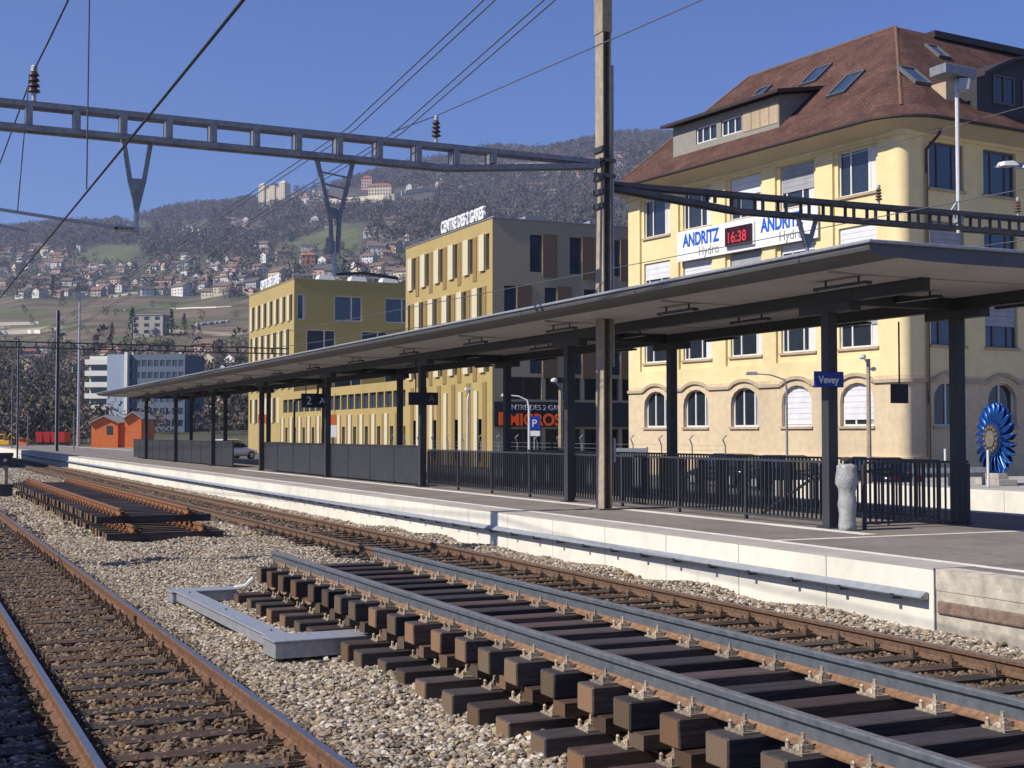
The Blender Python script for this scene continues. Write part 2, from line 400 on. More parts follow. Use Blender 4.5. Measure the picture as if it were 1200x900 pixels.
ME_CLIP = clip_mesh('rail_fastening', M['clip']); ME_CLIPD = clip_mesh('rail_fastening', M['clipdk']); ME_CLIPO = clip_mesh('rail_fastening', M['rustor'])

def track(name, label, x, y0, y1, mats, me_s, me_c, near_to, ln=2.5, zt=.012, step=.6, clip_to=30):
    t = thing(name, label, 'railway track', (x, y0, 0))
    for sx in (-.7525, .7525): rail(t, sx, 0, y1 - y0, zt, mats)
    y = .3; far = MB(); farc = MB()
    zc = zt - .002
    while y < y1 - y0:
        yy = y0 + y
        if yy < near_to:
            o = obj('sleeper', rnd.choice(me_s), t, (-ln / 2 + rnd.uniform(-.02, .02), y + rnd.uniform(-.015, .015), zt - .15), rnd.uniform(-.006, .006))
            if yy < clip_to:
                for sx in (-.7525, .7525):
                    c = obj('rail_fastening', me_c, o, (ln / 2 + sx, 0, .146))
        else:
            far.box(-ln / 2, ln / 2, y - .12, y + .12, zt - .15, zt)
        y += step
    if far.v: tag(far.build('sleeper_row', M['sleeperold'], t), kind='stuff')
    return t
ME_OLD = [sleeper_mesh('sleeper', 2.5, .24, .15, M['sleeperold'], i) for i in range(4)]
ME_NEW = [sleeper_mesh('sleeper', 2.5, .24, .15, M['sleeper'], 10 + i) for i in range(3)]
track('railway_track', 'old rust brown track running past the photographer on the left', 2.04, 1.0, 198, [M['rust'], M['rust'], M['railtop']], ME_OLD, ME_CLIPD, 46, clip_to=34)
track('railway_track', 'brown railed track right beside the pale platform wall', 9.2, 1.0, 198, [M['rustdk'], M['rustdk'], M['raildull']], ME_OLD, ME_CLIPD, 46, clip_to=34)
track('railway_track', 'shaded track behind the island platform', 22.2, 1.0, 198, [M['rustdk'], M['rustdk'], M['railtop']], ME_OLD, ME_CLIPD, 0)
tt = thing('buried_rail_joint', 'small bolted rail joint plate on the left track', 'joint plate', (2.04 + .7525, 17.6, .05))
m_ = MB(); m_.box(-.045, -.013, -.25, .25, 0, .07); m_.box(.013, .045, -.25, .25, 0, .07)
for q in (-.18, -.06, .06, .18):
    m_.lathe([(.018, 0), (.018, .05)], (.06, q, .02), 6)
m_.build('fishplate', M['rustdk'], tt)

def panel(name, label, x0, ln, y0, y1, z, hs, mats, me_list, me_c, rails, loc_z=0.0, group=None, hr=.16, step=.6, jx=.03):
    t = thing(name, label, 'track section', (x0, y0, z), group=group)
    n = int((y1 - y0) / step)
    for i in range(n + 1):
        y = .15 + i * step
        if y > y1 - y0 - .1: break
        dx = rnd.uniform(-jx, jx)
        o = obj('sleeper', rnd.choice(me_list), t, (dx, y + rnd.uniform(-.02, .02), 0), rnd.uniform(-.008, .008))
        if y0 < 5: bevel(o, .011, 1)
        if me_c:
            for rx in rails: obj('rail_fastening', me_c, o, (rx - x0 - dx, 0, hs - .004))
    for rx in rails: rail(t, rx - x0, -.1, y1 - y0, hs + .004, mats, hr)
    return t
ME_BIG = [sleeper_mesh('sleeper', 2.3, .25, .20, M['sleeper'], 20 + i) for i in range(5)]
ME_LOW = [sleeper_mesh('sleeper', 2.55, .25, .20, M['sleeper'], 30 + i) for i in range(5)]
up_ = panel('stacked_track', 'upper new track section with blue grey rails stacked on another panel', 4.62, 2.3, 2.2, 19.0, .335, .20,
      [M['railblue'], M['rustfoot'], M['raildull']], ME_BIG, ME_CLIP, (4.92, 6.42), hr=.18)
panel('stacked_track', 'lower track section lying on the ballast under the blue grey rails', 4.34, 2.55, 2.35, 19.2, -.03, .20,
      [M['rustdk'], M['rustfoot'], M['rust']], ME_LOW, ME_CLIP, (4.88, 6.38), hr=.15)
for i in range(24):                                        # timber packers between the two panels
    if i == 0:
        m_ = MB(); m_.box(0, .5, -.1, .1, 0, .105); pk = m_.mesh('packer', M['sleeperold'])
        a_ = pk.attributes.new('endgrain', 'FLOAT', 'FACE')
        for p_ in pk.polygons: a_.data[p_.index].value = 1.0 if abs(p_.normal.x) > .9 else 0.0
    obj('packer', pk, up_, (.02 + rnd.uniform(0, .06), .15 + i * .6 - .16, -.108))
ME_F = [sleeper_mesh('sleeper', 2.55, .26, .16, M['sleeper'], 40 + i) for i in range(3)]
panel('stacked_track', 'upper panel with orange rusted rails in the far stack', 4.15, 2.55, 31.6, 55, .36, .16,
      [M['rustor'], M['rustor'], M['rust']], ME_F, ME_CLIPO, (4.68, 6.18))
panel('stacked_track', 'bottom panel of the far stack, its rail ends showing', 4.3, 2.55, 30.7, 55, .03, .16,
      [M['rustor'], M['rustor'], M['rust']], ME_F, ME_CLIPO, (4.83, 6.33))

# galvanised U-shaped lifting frame on the ballast
t = thing('steel_frame', 'light grey galvanised steel U frame lying on the ballast', 'steel frame', (3.85, 14.3, .0), R(1.5))
def chan(m_, x0, x1, y0, y1, z0, z1):      # a box beam with a recessed top edge
    m_.box(x0, x1, y0, y1, z0, z1)
    m_.box(x0 - .02, x1 + .02, y0 - .02, y1 + .02, z1, z1 + .022)
m_ = MB(); chan(m_, -.11, .11, .36, 4.9, .05, .17); bevel(m_.build('long_beam', M['galv'], t), .008)
m_ = MB(); chan(m_, -.16, .95, -.14, .33, .0, .17); bevel(m_.build('end_beam', M['galv'], t), .008)
m_ = MB(); chan(m_, -.16, .75, 4.92, 5.28, .02, .16); bevel(m_.build('end_beam', M['galv'], t), .008)
for yy in (.6, 2.6, 4.6):
    m_ = MB(); m_.lathe([(.02, 0), (.02, .014), (.012, .015), (.012, .026)], (0, yy, .19), 8); m_.build('bolt', M['galvdark'], t)
m_ = MB(); m_.tube([(.75, 5.1, .17), (.9, 5.05, .2), (1.0, 4.98, .32)], .03, 6); m_.build('lug', M['lampwhite'], t)
m_ = MB(); m_.hexa([(.9, .1, .192), (1.25, .12, .20), (1.25, .26, .20), (.9, .24, .192), (.9, .1, .21), (1.25, .12, .22), (1.25, .26, .22), (.9, .24, .21)]); m_.tube([(1.2, .19, .21), (1.34, .2, .30), (1.36, .2, .38)], .035, 6); m_.build('lug', M['lampwhite'], t)

# dwarf signal at the left edge
t = thing('dwarf_signal', 'small dark ground signal on a tan post at the far left', 'railway signal', (3.85, 54.0, 0))
m_ = MB(); m_.box(-.25, .25, -.2, .2, -.05, .5); bevel(m_.build('base_box', M['darksteel'], t), .03)
m_ = MB(); m_.tube([(0, 0, .5), (0, 0, 1.2)], .09, 8); m_.build('post', M['masttan'], t)
m_ = MB(); m_.box(-.28, .22, -.15, .15, 1.2, 1.62); m_.box(-.32, .26, -.2, -.15, 1.5, 1.66); bevel(m_.build('head', M['darksteel'], t), .03)
m_ = MB(); m_.tube([(-.03, -.15, 1.38), (-.03, -.18, 1.38)], .07, 10); m_.build('lens', M['frame'], t)

# ------------------------------------------------------------------ ballast stones (instanced, uncountable)
def stones(name, label, pts, smin, smax, seed):
    me = bpy.data.meshes.new(name); me.from_pydata(pts, [], []); 
    o = tag(obj(name, me), label, 'ballast', kind='stuff')
    me.materials.append(M['stonesm'])
    ng = bpy.data.node_groups.new(name, 'GeometryNodeTree')
    ng.interface.new_socket('Geometry', in_out='INPUT', socket_type='NodeSocketGeometry')
    ng.interface.new_socket('Geometry', in_out='OUTPUT', socket_type='NodeSocketGeometry')
    N = ng.nodes; L = ng.links
    gi = N.new('NodeGroupInput'); go = N.new('NodeGroupOutput')
    g2i = N.new('GeometryNodeGeometryToInstance')
    for k in range(5):
        ic = N.new('GeometryNodeMeshIcoSphere'); ic.inputs['Radius'].default_value = 1; ic.inputs['Subdivisions'].default_value = 1
        sp = N.new('GeometryNodeSetPosition'); rv = N.new('FunctionNodeRandomValue'); rv.data_type = 'FLOAT_VECTOR'
        rv.inputs[0].default_value = (-.34,) * 3; rv.inputs[1].default_value = (.34,) * 3
        rv.inputs['Seed'].default_value = k * 7 + seed
        L.new(ic.outputs[0], sp.inputs[0]); L.new(rv.outputs[0], sp.inputs['Offset'])
        tr = N.new('GeometryNodeTransform'); tr.inputs['Scale'].default_value = (1.15, .85 + .08 * k, .6 + .06 * k)
        L.new(sp.outputs[0], tr.inputs[0])
        ss = N.new('GeometryNodeSetShadeSmooth'); ss.inputs['Shade Smooth'].default_value = False; L.new(tr.outputs[0], ss.inputs[0])
        sm = N.new('GeometryNodeSetMaterial'); sm.inputs['Material'].default_value = M['stonesm']; L.new(ss.outputs[0], sm.inputs[0])
        L.new(sm.outputs[0], g2i.inputs[0])
    ip = N.new('GeometryNodeInstanceOnPoints'); ip.inputs['Pick Instance'].default_value = True
    m2p = N.new('GeometryNodeMeshToPoints')
    L.new(gi.outputs[0], m2p.inputs[0]); L.new(m2p.outputs[0], ip.inputs['Points']); L.new(g2i.outputs[0], ip.inputs['Instance'])
    ri = N.new('FunctionNodeRandomValue'); ri.data_type = 'INT'; ri.inputs[4].default_value = 0; ri.inputs[5].default_value = 4
    L.new(ri.outputs[2], ip.inputs['Instance Index'])
    rr = N.new('FunctionNodeRandomValue'); rr.data_type = 'FLOAT_VECTOR'; rr.inputs[0].default_value = (-.6, -.6, 0); rr.inputs[1].default_value = (.6, .6, 6.28)
    L.new(rr.outputs[0], ip.inputs['Rotation'])
    rs = N.new('FunctionNodeRandomValue'); rs.data_type = 'FLOAT'; rs.inputs[2].default_value = smin; rs.inputs[3].default_value = smax
    L.new(rs.outputs[1], ip.inputs['Scale'])
    L.new(ip.outputs[0], go.inputs[0])
    md = o.modifiers.new('stones', 'NODES'); md.node_group = ng
    return o
def stone_mat():
    m = bpy.data.materials.new('ballast stone'); m.use_nodes = True; M['stonesm'] = m
    t = m.node_tree; n = t.nodes; l = t.links; b = n['Principled BSDF']; b.inputs['Roughness'].default_value = .9
    b.inputs['Specular IOR Level'].default_value = .25
    oi = n.new('ShaderNodeObjectInfo'); rp = n.new('ShaderNodeValToRGB'); rp.color_ramp.interpolation = 'LINEAR'
    cs = [(0, (.09, .073, .058)), (.18, (.20, .16, .118)), (.40, (.32, .262, .19)), (.54, (.40, .30, .182)), (.68, (.27, .238, .205)), (.86, (.46, .40, .315)), (1, (.58, .54, .47))]
    e = rp.color_ramp.elements
    e[0].position = 0; e[0].color = (*cs[0][1], 1); e[1].position = 1; e[1].color = (*cs[-1][1], 1)
    for p, c in cs[1:-1]:
        q = e.new(p); q.color = (*c, 1)
    l.new(oi.outputs['Random'], rp.inputs[0])
    # rust and brake dust close to the running rails: a stain that lies along each track
    ge = n.new('ShaderNodeNewGeometry'); sp = n.new('ShaderNodeSeparateXYZ'); l.new(ge.outputs['Position'], sp.inputs[0])
    def near(x, hw):
        a = n.new('ShaderNodeMath'); a.operation = 'SUBTRACT'; a.inputs[1].default_value = x; l.new(sp.outputs[0], a.inputs[0])
        c = n.new('ShaderNodeMath'); c.operation = 'ABSOLUTE'; l.new(a.outputs[0], c.inputs[0])
        d = n.new('ShaderNodeMapRange'); d.inputs[1].default_value = hw; d.inputs[2].default_value = hw + .45; d.inputs[3].default_value = 1; d.inputs[4].default_value = 0
        l.new(c.outputs[0], d.inputs[0]); return d
    mxm = n.new('ShaderNodeMath'); mxm.operation = 'MAXIMUM'; l.new(near(2.04, .75).outputs[0], mxm.inputs[0]); l.new(near(9.2, .8).outputs[0], mxm.inputs[1])
    mu = n.new('ShaderNodeMath'); mu.operation = 'MULTIPLY'; mu.inputs[1].default_value = .92; l.new(mxm.outputs[0], mu.inputs[0])
    mx = n.new('ShaderNodeMix'); mx.data_type = 'RGBA'; mx.blend_type = 'MULTIPLY'; mx.inputs[7].default_value = (.42, .33, .26, 1)
    l.new(mu.outputs[0], mx.inputs[0]); l.new(rp.outputs[0], mx.inputs[6]); l.new(mx.outputs[2], b.inputs['Base Color'])
stone_mat()
rg = np.random.default_rng(5)
def strip_pts(xa, xb, ya, yb, dens, zlo, zhi):
    n = int((xb - xa) * (yb - ya) * dens)
    p = np.stack([rg.uniform(xa, xb, n), rg.uniform(ya, yb, n), rg.uniform(zlo, zhi, n)], 1)
    x, y = p[:, 0], p[:, 1]
    d = x * math.sin(TH) + y * math.cos(TH); r = x * math.cos(TH) - y * math.sin(TH)
    u = 600 + F * r / np.maximum(d, .1)
    return p[(u > -160) & (u < 1400) & (d > 8.2)]
A = []
lump = lambda p, s=.03: p + np.stack([0 * p[:, 0], 0 * p[:, 0], s * (np.sin(p[:, 0] * 3.1 + 1.3 * np.sin(p[:, 1] * 1.7)) + np.sin(p[:, 1] * 2.3 + p[:, 0]))], 1)
A.append(strip_pts(.4, 2.95, 5, 27, 900, -.05, .002))       # left track
A.append(lump(strip_pts(3.2, 4.7, 5, 32, 1300, -.04, .015)))
A.append(strip_pts(2.88, 3.4, 5, 32, 1300, -.01, .035))
A.append(lump(strip_pts(4.7, 7.0, 19, 32, 1100, -.04, .01)))
A.append(strip_pts(4.6, 7.0, 5, 19.2, 250, -.05, -.03))
A.append(lump(strip_pts(7.0, 8.0, 6, 32, 900, -.05, .0)))
A.append(strip_pts(8.0, 10.4, 6, 32, 650, -.06, -.015))
A.append(lump(strip_pts(10.4, PX - .01, 6, 32, 900, -.03, .06)))
A = np.concatenate(A)
stones('ballast_stones', 'loose pale grey and tan ballast stones around the near tracks', A.tolist(), .014, .035, 3)
B = np.concatenate([strip_pts(.4, 3.25, 27, 60, 170, -.06, -.01), lump(strip_pts(3.25, 8.0, 32, 60, 230, -.04, .01)), strip_pts(8.0, PX, 32, 60, 150, -.05, -.005),
                    strip_pts(.4, PX, 60, 100, 60, -.05, .0)])
stones('ballast_stones', 'loose ballast stones farther off around the rusted panel stack', B.tolist(), .03, .062, 11)

# ------------------------------------------------------------------ platform canopy
CY0, CY1 = 15.0, 93.0
cz = 4.99
can = thing('platform_canopy', 'long flat grey platform roof carried by dark steel columns', 'canopy', (0, 0, PZ))
zz = cz - PZ
half = [(12.2, zz - .045), (12.215, zz - .09), (12.36, zz - .14), (12.72, zz - .175), (13.2, zz - .20), (14.0, zz - .21), (15.9, zz - .21)]
prof = [(12.2, zz)] + half + [(31.8 - x, z) for x, z in reversed(half[:-1])] + [(19.6, zz)]
ms = [0] + [0, 0] + [1] * 9 + [0] * 3
ms = []
pp = prof
for j in range(len(pp)):
    a, b_ = pp[j], pp[(j + 1) % len(pp)]
    zmid = (a[1] + b_[1]) / 2
    ms.append(1 if zmid < zz - .165 else 0)
m_ = MB(); m_.prism(prof, CY0, CY1, ms=ms, m=0); roof_can = roof = m_.build('roof', [M['fascia'], M['soffit']], can)
m_ = MB(); m_.box(12.16, 12.24, CY0 - .05, CY1, zz + .002, zz + .05); m_.box(12.24, 19.6, CY0 - .05, CY0 + .06, zz + .002, zz + .05)
bevel(m_.build('edge_trim', M['galv'], roof), .012)
for x, ya in ((14.5, 16.5), (17.3, 16.2)):
    m_ = MB(); zb = 4.57 - PZ
    m_.box(x - .09, x + .09, ya, CY1 - .6, zb, zb + .018); m_.box(x - .09, x + .09, ya, CY1 - .6, zb + .20, zb + .215)
    m_.box(x - .008, x + .008, ya, CY1 - .6, zb + .018, zb + .20); m_.box(x - .086, x + .086, ya + .001, ya + .02, zb + .01, zb + .206)
    m_.box(x - .07, x - .06, ya, CY1 - .6, zb + .018, zb + .20)
    m_.build('long_beam', M['darksteel'], can)
cme = None
for k in range(8):
    y = 18.9 + 9.8 * k
    for x in (14.5, 17.3):
        if cme is None:
            m_ = MB(); hc_ = .096
            m_.box(-hc_, hc_, -.096, -.08, 0, 3.79); m_.box(-hc_, hc_, .08, .096, 0, 3.79); m_.box(-.01, .01, -.08, .08, 0, 3.79)
            m_.box(-hc_, -hc_ + .014, -.08, .08, 0, 3.79); m_.box(hc_ - .014, hc_, -.08, .08, 0, 3.79)
            m_.box(-.17, .17, -.17, .17, 0, .025); m_.box(-.11, .11, -.7, .7, 3.64, 3.795)
            cme = m_.mesh('column', M['darksteel'])
        obj('column', cme, can, (x, y, .002))
    m_ = MB(); m_.box(14.66, 17.14, y - .07, y + .07, 3.80, 4.0); m_.build('cross_beam', M['darksteel'], can)
for k in range(16):
    y = 16.6 + 4.9 * k
    m_ = MB(); m_.box(12.75, 19.05, y - .012, y + .012, zz - .222, zz - .16); m_.build('soffit_seam', M['coping'], roof_can)
    m_ = MB(); m_.box(12.192, 12.25, y - .008, y + .008, zz - .085, zz - .0); m_.build('edge_joint', M['darksteel'], roof_can)
# tube lamps under the soffit
lm = None
ORD = ['nearest', 'second', 'third', 'fourth', 'fifth', 'sixth', 'seventh', 'eighth', 'ninth', 'tenth', 'eleventh', 'twelfth', 'thirteenth', 'fourteenth']
for x, row in ((13.45, 'track side'), (15.9, 'middle'), (18.4, 'street side')):
    for k in range(14):
        y = 17.2 + k * 4.9 + (1.2 if x > 14 else 0)
        if x > 18 and k > 5: continue
        t = thing('tube_lamp', ORD[k] + ' tube lamp in the ' + row + ' row under the canopy', 'lamp', (x, y, 4.64), group='tube lamps under the platform roof')
        if lm is None:
            a_ = MB(); a_.box(-.07, -.045, -.62, .62, .0, .05); a_.box(.045, .07, -.62, .62, .0, .05); a_.box(-.07, .07, -.64, -.62, 0, .05); a_.box(-.07, .07, .62, .64, 0, .05); a_.box(-.045, .045, -.62, .62, .035, .05)
            b_ = MB(); b_.tube([(0, -.58, .012), (0, .58, .012)], .016, 6)
            c_ = MB(); c_.box(-.012, .012, -.42, -.39, .05, .15); c_.box(-.012, .012, .39, .42, .05, .15)
            lm = (a_.mesh('housing', M['darksteel']), b_.mesh('tube', M['lampwhite']), c_.mesh('hanger', M['darksteel']))
        for nm, q in zip(('housing', 'tube', 'hanger'), lm): obj(nm, q, t)

# signs on the platform
t = thing('station_sign', 'blue station name sign reading Vevey on the nearest column', 'sign', (14.36, 18.76, PZ + 2.38))
m_ = MB(); m_.box(-.29, .29, -.035, .0, 0, .265); m_.box(.285, .31, -.03, .24, .002, .262); bevel(m_.build('plate', M['blue'], t), .006)
text('lettering', 'Vevey', .17, M['signwhite'], t, (-.215, -.037, .07), (R(90), 0, 0), .002, bold=.004)
t = thing('platform_number_sign', 'dark blue hanging sign showing platform 2 and sector A', 'sign', (14.2, 48.8, PZ + 2.55), 0)
m_ = MB(); m_.box(-.55, .55, -.04, .04, 0, .52); m_.build('plate', M['signdark'], t)
m_ = MB(); m_.box(-.4, -.37, -.01, .01, .52, 1.3); m_.box(.37, .4, -.01, .01, .52, 1.3); m_.build('hanger', M['darksteel'], t)
text('lettering', '2', .42, M['signwhite'], t, (-.38, -.042, .12), (R(90), 0, 0), .002)
text('lettering', 'A', .34, M['signwhite'], t, (.12, -.042, .14), (R(90), 0, 0), .002)
t = thing('platform_number_sign', 'dark sector sign beside the fourth column, seen almost edge on', 'sign', (14.5, 38.3, PZ + 2.45))
m_ = MB(); m_.box(-.5, .42, -.04, .04, 0, .38); m_.build('plate', M['signdark'], t)
m_ = MB(); m_.box(-.3, -.27, -.01, .01, .38, 1.4); m_.build('hanger', M['darksteel'], t)
text('lettering', 'A', .26, M['bgrey'], t, (.12, -.042, .1), (R(90), 0, 0), .002)
t = thing('number_plate', 'small dark square sign board beyond the nearest columns', 'sign', (18.2, 21.5, PZ + 2.2))
m_ = MB(); m_.box(-.2, .2, -.03, .03, 0, .38); m_.build('plate', M['darksteel2'], t)
m_ = MB(); m_.box(-.012, .012, -.012, .012, .38, 1.62); m_.build('hanger', M['darksteel'], t)

# wrapped bin post beside the nearest column
t = thing('wrapped_post', 'pale post wrapped in crinkled plastic beside the nearest column', 'post', (14.38, 18.3, PZ))
m_ = MB(); n = 20; pr = [(.14, 0), (.15, .06), (.135, .25), (.15, .42), (.14, .55), (.13, .62), (.15, .70), (.19, .78), (.18, .88), (.16, 1.0), (.165, 1.06), (.12, 1.1)]
m_.lathe(pr, (0, 0, 0), n)
rr = random.Random(3); m_.v = [(x * (1 + rr.uniform(-.07, .07)), y * (1 + rr.uniform(-.07, .07)), z + rr.uniform(-.015, .015)) for x, y, z in m_.v]
m_.build('plastic_wrap', M['plastic'], t, smooth=True)
m_ = MB(); m_.lathe([(.05, 0), (.05, 1.14), (.1, 1.15), (.1, 1.19), (.03, 1.21)], (0, 0, 0), 12); m_.build('post_top', M['darksteel'], t)

# railings round the stair well
def bar_fence(label, p0, p1, single=True, h=1.13, step=.125):
    p0 = Vector(p0); p1 = Vector(p1); d = (p1 - p0); L = d.length; U = d.normalized(); N = Vector((U.y, -U.x, 0)); Oz = Vector((0, 0, 0))
    t = thing('railing', label, 'railing', p0)
    for z0, z1 in ((.08, .12), (h - .04, h)):
        m_ = MB(); m_.obox(Oz, U, N, 0, L, -.025, .025, z0, z1); m_.build('rail_bar', M['darksteel'], t)
    n = int(L / step); far = MB()
    bm_ = None
    for i in range(1, n):
        x = i * L / n
        if single and i < 130:
            if bm_ is None:
                b_ = MB(); b_.obox(Oz, U, N, -.008, .008, -.02, .02, .122, h - .042); bm_ = b_.mesh('bar', M['darksteel'])
            obj('bar', bm_, t, U * x)
        else: far.obox(Oz, U, N, x - .008, x + .008, -.02, .02, .122, h - .042)
    if far.v: tag(far.build('bar_row', M['darksteel'], t), kind='stuff')
    k = 0
    while k <= L + .01:
        m_ = MB(); m_.obox(Oz, U, N, k - .03, k + .03, -.028, .028, 0, h - .05); m_.build('post', M['darksteel'], t); k += L / max(1, round(L / 2.4))
    return t
bar_fence('dark vertical bar railing between the nearest front columns', (14.62, 19.2, PZ), (14.62, 38.3, PZ))
bar_fence('short bar railing closing the near end of the stairwell', (14.85, 18.45, PZ), (17.1, 18.45, PZ))
bar_fence('bar railing on the far side of the stairwell', (17.12, 19.2, PZ), (17.12, 38.3, PZ), single=False)
# stair ramp handrail and pit
t = thing('stair_handrail', 'sloping dark handrail going down the stairwell', 'handrail', (15.9, 19.0, PZ))
m_ = MB(); m_.tube([(0, 0, .98), (0, 2.2, .78), (0, 7, -1.4)], .03, 8); m_.build('tube', M['darksteel'], t)
m_ = MB(); m_.tube([(0, .1, 0), (0, .1, .97)], .025, 8); m_.build('post', M['darksteel'], t)
def solid_fence(label, y0, y1, x=14.62, h=1.2):
    t = thing('windbreak', label, 'panel fence', (x, y0, PZ)); n = max(1, round((y1 - y0) / 2.45)); L = (y1 - y0) / n
    for i in range(n):
        m_ = MB(); m_.box(-.02, .02, i * L + .02, (i + 1) * L - .02, .06, h); bevel(m_.build('panel', M['darksteel2'], t), .006)
        m_ = MB(); m_.box(-.035, .035, i * L - .02, i * L + .02, 0, h - .02); m_.build('post', M['darksteel'], t)
    m_ = MB(); m_.box(-.04, .04, 0, y1 - y0, h + .002, h + .035); m_.build('cap_rail', M['darksteel'], t)
solid_fence('solid dark panel screen under the middle of the canopy', 38.9, 58.2)
solid_fence('solid dark panel screen under the far end of the canopy', 64.0, 93.0)
t = thing('pipe_arch', 'slim bent dark drain pipe between the two panel screens', 'pipe', (16.6, 60.5, PZ))
m_ = MB(); m_.tube([(0, 0, 0), (0, 0, 3.0), (.12, 0, 3.12), (1.0, 0, 3.3), (1.1, 0, 3.5), (1.1, 0, 4.0)], .05, 8); m_.build('pipe', M['darksteel'], t)

# ------------------------------------------------------------------ catenary masts and beams
def hmast(label, loc, h, w=.30, m1='masttan', split=True):
    t = thing('catenary_mast', label, 'mast', loc)
    a = w * .33; f_ = w * .58
    m_ = MB(); m_.box(-a, -a + .03, -f_, f_, 0, h); m_.build('flange', M[m1], t)
    m_ = MB(); m_.box(a - .03, a, -f_, f_, 0, h); m_.build('flange', M[m1], t)
    m_ = MB(); m_.box(-a + .03, a - .03, -.012, .012, 0, h); m_.build('web', M['mastdark'], t)
    m_ = MB(); m_.box(-a - .12, a + .12, -a - .12, a + .12, -.02, .03); m_.build('foot_plate', M['mastdark'], t)
    return t
MY = 25.4; MX = 13.65
mast = hmast('tall tan steel mast passing up through the canopy roof', (MX, MY, PZ), 12.2)
m_ = MB(); m_.tube([(.15, -.14, 3.0), (.15, -.14, 9.4)], .03, 6); m_.build('cable_pipe', M['galv'], mast)
for i, z in enumerate((6.35, 6.65, 6.95, 7.25, 7.55)):
    m_ = MB(); m_.box(-.14, -.06, -.2, .2, z, z + .11); m_.build('clamp', M['darksteel'], mast)
m_ = MB(); m_.box(-.2, .2, -.2, .2, 7.33, 7.4); m_.box(-.34, .2, -.19, -.16, 7.0, 7.08); m_.build('collar', M['mastdark'], mast)
m_ = MB(); m_.box(-.115, .115, -.19, .19, 10.1, 11.2); m_.build('upper_sleeve', M['masttan'], mast)
m_ = MB(); m_.box(.14, .2, -.16, -.02, 1.0, 1.5); m_.build('switch_box', M['galv'], mast)

def beam(label, X0, X1, z, h, taper0=0, taper1=0, step=.78, dr0=0.0, dr1=0.0, y=MY, mm='galvdark'):
    t = thing('catenary_beam', label, 'beam', (X0, y, z))
    L = X1 - X0
    zt = lambda x: dr0 + (dr1 - dr0) * x / L
    def zb(x):
        f = 1.0
        if taper0 and x < taper0: f = x / taper0
        if taper1 and x > L - taper1: f = (L - x) / taper1
        return zt(x) - h * max(.18, f)
    xs = sorted({0, L, *( [taper0] if taper0 else []), *([L - taper1] if taper1 else [])})
    for nm, fz in (('top_chord', zt), ('bottom_chord', zb)):
        m_ = MB()
        for a, b_ in zip(xs[:-1], xs[1:]):
            for s in (-1, 1):
                yy = s * .13
                m_.hexa([(a, yy - .05, fz(a) - .05), (b_, yy - .05, fz(b_) - .05), (b_, yy + .05, fz(b_) - .05), (a, yy + .05, fz(a) - .05),
                         (a, yy - .05, fz(a) + .045), (b_, yy - .05, fz(b_) + .045), (b_, yy + .05, fz(b_) + .045), (a, yy + .05, fz(a) + .045)])
        m_.build(nm, M[mm], t)
    n = int(L / step)
    for i in range(1, n):
        x = i * L / n
        if zt(x) - zb(x) < .22: continue
        m_ = MB()
        if mm in ('darksteel', 'beamgrey'):
            for s_ in (-1, 1): m_.box(x - .035, x + .035, s_ * .155 - .02, s_ * .155 + .02, zb(x) + .047, zt(x) - .052)
        else: m_.box(x - .055, x + .055, -.19, .19, zb(x) + .047, zt(x) - .052)
        m_.build('batten', M[mm], t)
    return t
beam('long grey battened beam crossing over the tracks to the left', -6.0, MX - .17, EYE + 5.72, .42, 0, 3.4, dr0=.16)
beam('dark battened beam running right in front of the yellow building', MX + .17, 25.75, EYE + 5.28, .36, 3.2, 0, step=.62, dr1=.02, mm='beamgrey')
m2 = hmast('tan steel mast cut off by the right edge of the picture', (25.95, MY, 0), 9.1)
t = thing('flood_light', 'small white twin floodlight arm on the right edge mast', 'floodlight', (25.8, MY - .1, 9.0))
m_ = MB(); m_.tube([(.1, 0, .1), (-1.25, 0, -.1)], .035, 6); m_.build('arm', M['galv'], t)
for x in (-1.0, -.35):
    m_ = MB(); m_.hexa([(x - .24, -.18, -.1), (x + .24, -.18, -.06), (x + .24, .18, -.06), (x - .24, .18, -.1), (x - .16, -.1, .02), (x + .16, -.1, .06), (x + .16, .1, .06), (x - .16, .1, .02)])
    m_.build('head', M['lampwhite'], t)
def insulator(label, loc, s=1.0, m='ins'):
    t = thing('insulator', label, 'insulator', loc)
    m_ = MB(); m_.lathe([(.035, 0), (.035, .12)], n=10); m_.build('pin', M['inscap'], t)
    m_ = MB(); pr = []
    for k in range(4):
        z = .12 + k * .085
        pr += [(.045, z), (.10 - .006 * k, z + .02), (.085 - .006 * k, z + .05), (.045, z + .07)]
    m_.lathe(pr, n=12); m_.build('shell', M[m], t, smooth=False)
    m_ = MB(); m_.lathe([(.05, .455), (.05, .53), (.025, .56)], n=10); m_.build('cap', M['inscap'], t)
    t.scale = (s, s, s)
    return t
insulator('dark stacked insulator on the beam at the far left', (2.2, MY, EYE + 5.72 + .18), 1.15)
insulator('dark stacked insulator on the beam against the sky', (9.85, MY, EYE + 5.72 + .10), 1.0)
insulator('rust red insulator on the beam before the yellow facade', (20.95, MY, EYE + 5.28 + .07), .85, 'rustdk')
insulator('rust red insulator on the beam at the right edge', (25.2, MY - .05, EYE + 5.28 + .07), .85, 'rustdk')

